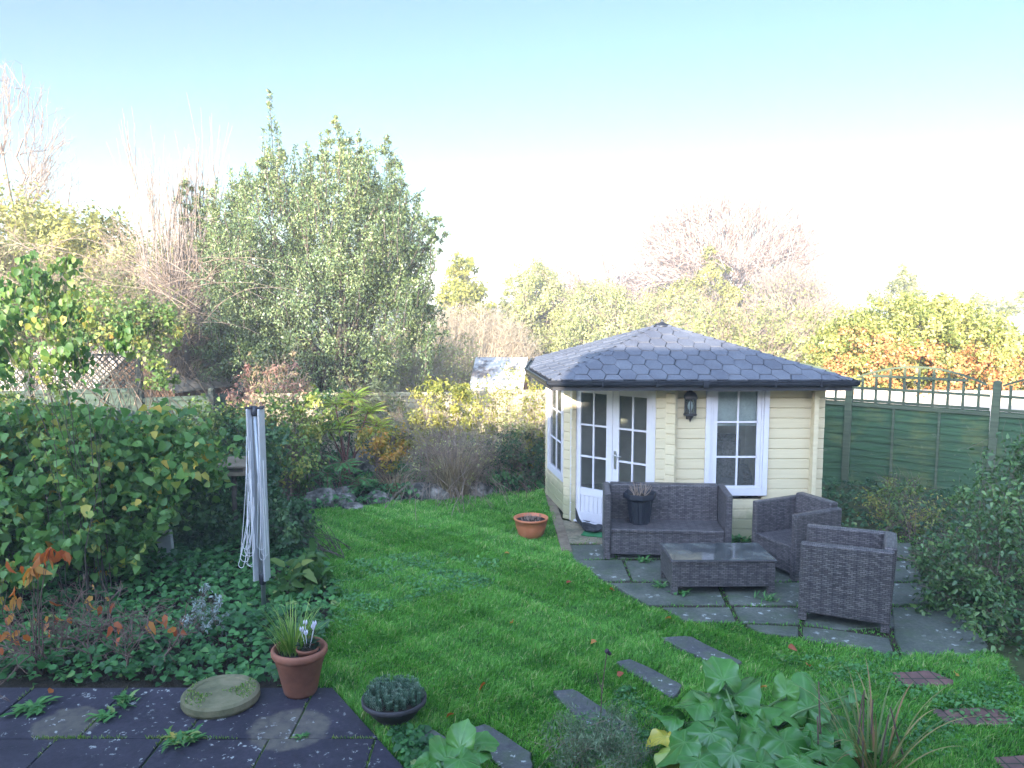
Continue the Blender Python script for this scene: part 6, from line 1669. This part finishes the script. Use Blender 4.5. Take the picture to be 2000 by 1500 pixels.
bigplant('large clump of big rounded crinkled green leaves at the bottom right', (bpx.x, 4.75, 0), [
 (1408,1322,4.95,44,95,-35,.55),(1350,1372,4.85,52,165,5,.45),(1440,1352,4.95,56,60,-20,.3),(1470,1375,4.85,54,10,15,.5),(1415,1400,4.75,56,-60,30,.35),(1352,1410,4.7,54,190,30,.25),(1520,1392,4.85,46,30,0,.6),
 (1575,1375,4.95,56,80,-25,.5),(1630,1415,4.85,62,0,10,.35),(1385,1440,4.5,58,-120,35,.2),(1490,1430,4.6,58,-50,35,.55),(1325,1452,4.5,50,200,30,.3),(1430,1480,4.3,58,-110,40,.15),(1545,1455,4.45,60,-60,30,.3),(1655,1372,5.0,28,40,5,.5),
 (1288,1440,4.65,34,185,15,.98),(1310,1470,4.5,36,220,25,.9),(1385,1372,4.9,38,140,-25,.7),(1535,1350,5.0,30,80,-40,.75),(1672,1352,4.9,26,10,5,.4),(1455,1410,4.7,40,200,20,.1),(1590,1440,4.6,42,220,20,.15),(1370,1495,4.25,54,-90,20,.3),(1500,1500,4.2,54,-60,20,.2),
 (1620,1470,4.4,62,-20,30,.3),(1670,1445,4.6,44,-10,20,.5),(1570,1500,4.2,56,-80,25,.45),(1640,1505,4.2,52,-30,25,.15),(1310,1400,4.8,34,170,0,.5)])
bpx = gd(880,1560)
bigplant('smaller clump of bright green upright leaves at the bottom centre', (bpx.x, 4.45, 0), [(900,1460,4.45,38,70,-65,.7),(930,1455,4.5,42,20,-10,.55),(870,1480,4.4,42,110,-40,.6),(835,1490,4.35,40,170,5,.3),(905,1490,4.25,44,-60,10,.45),(945,1470,4.4,30,0,15,.5),(820,1500,4.3,36,190,15,.35)], 'bergenia')
ib = gd(1740,1545); it = empty('crocosmia', (ib.x,4.6,0), 0, 'withered strap leaved clump with reddish arching blades at the bottom right', 'plant')
L_('withered', [(0,(.09,.17,.05)),(.5,(.20,.24,.08)),(.8,(.36,.28,.12)),(1,(.30,.15,.08))], rough=.6, trans=.3)
blades('blades', 56, .18, .0, .66, .014, ML['withered'], it, 1.35, .62, nseg=9)
sg = []
for k in range(7):
    p = Vector((random.gauss(0,.12),random.gauss(0,.08),0)); d = Vector((random.gauss(0,.14),random.gauss(0,.1),1)).normalized(); h_ = random.uniform(.35,.62)
    sg += [(tuple(p),tuple(p+d*h_*.5),.007,.006),(tuple(p+d*h_*.5),tuple(p+d*h_+Vector((.01,0,0))),.006,.004)]
wood('stalks', sg, M['twig'], it, 5)
lb_ = gd(1160,1545)
plant('lavender', 'grey green feathery lavender sprigs at the bottom centre', 'plant', (lb_.x,4.6,0), [ell(1070,1180,1400,1500,4.75,.25), ell(1150,1260,1400,1500,4.7,.25), ell(1090,1240,1440,1540,4.5,.25)], 7000, 90, .03, 'silver', 'pale_bark', nstem=60, r0=.003, aspect=.2, spread=.2, twigs=260, tw_len=.09, tw_r=.0011, droop=-.8, cr=.35)
ML['silver_green'] = mat_leaf('silver_green', [(0,(.08,.15,.07)),(1,(.26,.34,.20))], .6, .2)
for o in bpy.data.objects:
    if o.name.startswith('lavender'):
        for ch in o.children:
            if ch.name.startswith('foliage'): ch.data.materials[0] = ML['silver_green']
q = gd(1172,1420); o = empty('seed_head', (q.x,q.y,0), 0, 'dry dark seed head on a thin upright stalk above the slabs', 'seed head')
tz = at(1185,1272,q.y).z; wood('stalk', [((0,0,0),(.01,0,tz*.5),.004,.0035),((.01,0,tz*.5),(.04,0,tz),.0035,.003),((.015,0,tz*.45),(-.03,.0,tz*.72),.003,.002)], M['twig'], o, 6)
m = MB(); m.lathe([(.001,-.016),(.012,-.012),(.017,0),(.012,.012),(.004,.018)], 8, (.04,0,tz)); m.build('head', mat_plain('seed_brown',(.05,.035,.045),.9), o)
m = MB(); m.lathe([(.001,-.012),(.010,-.009),(.014,0),(.009,.010),(.003,.014)], 8, (.058,.01,tz-.02)); m.build('head', bpy.data.materials['seed_brown'], o)

# ------------------------------------------------ thin scattering volume added to bleach the distance like glare
hz = MB(); hz.box(-222,-62,-3.2,222,322,11.5)
hm_ = bpy.data.materials.new('haze'); hm_.use_nodes = True; ht = hm_.node_tree; ht.nodes.remove(ht.nodes['Principled BSDF'])
pv = ht.nodes.new('ShaderNodeVolumePrincipled'); pv.inputs['Color'].default_value = (.93,.95,1,1); pv.inputs['Density'].default_value = .0034; pv.inputs['Anisotropy'].default_value = .0
ht.links.new(pv.outputs[0], ht.nodes['Material Output'].inputs['Volume'])
ho = hz.build('haze', hm_); tag(ho, 'pale winter haze hanging over the gardens', 'haze', kind='stuff')
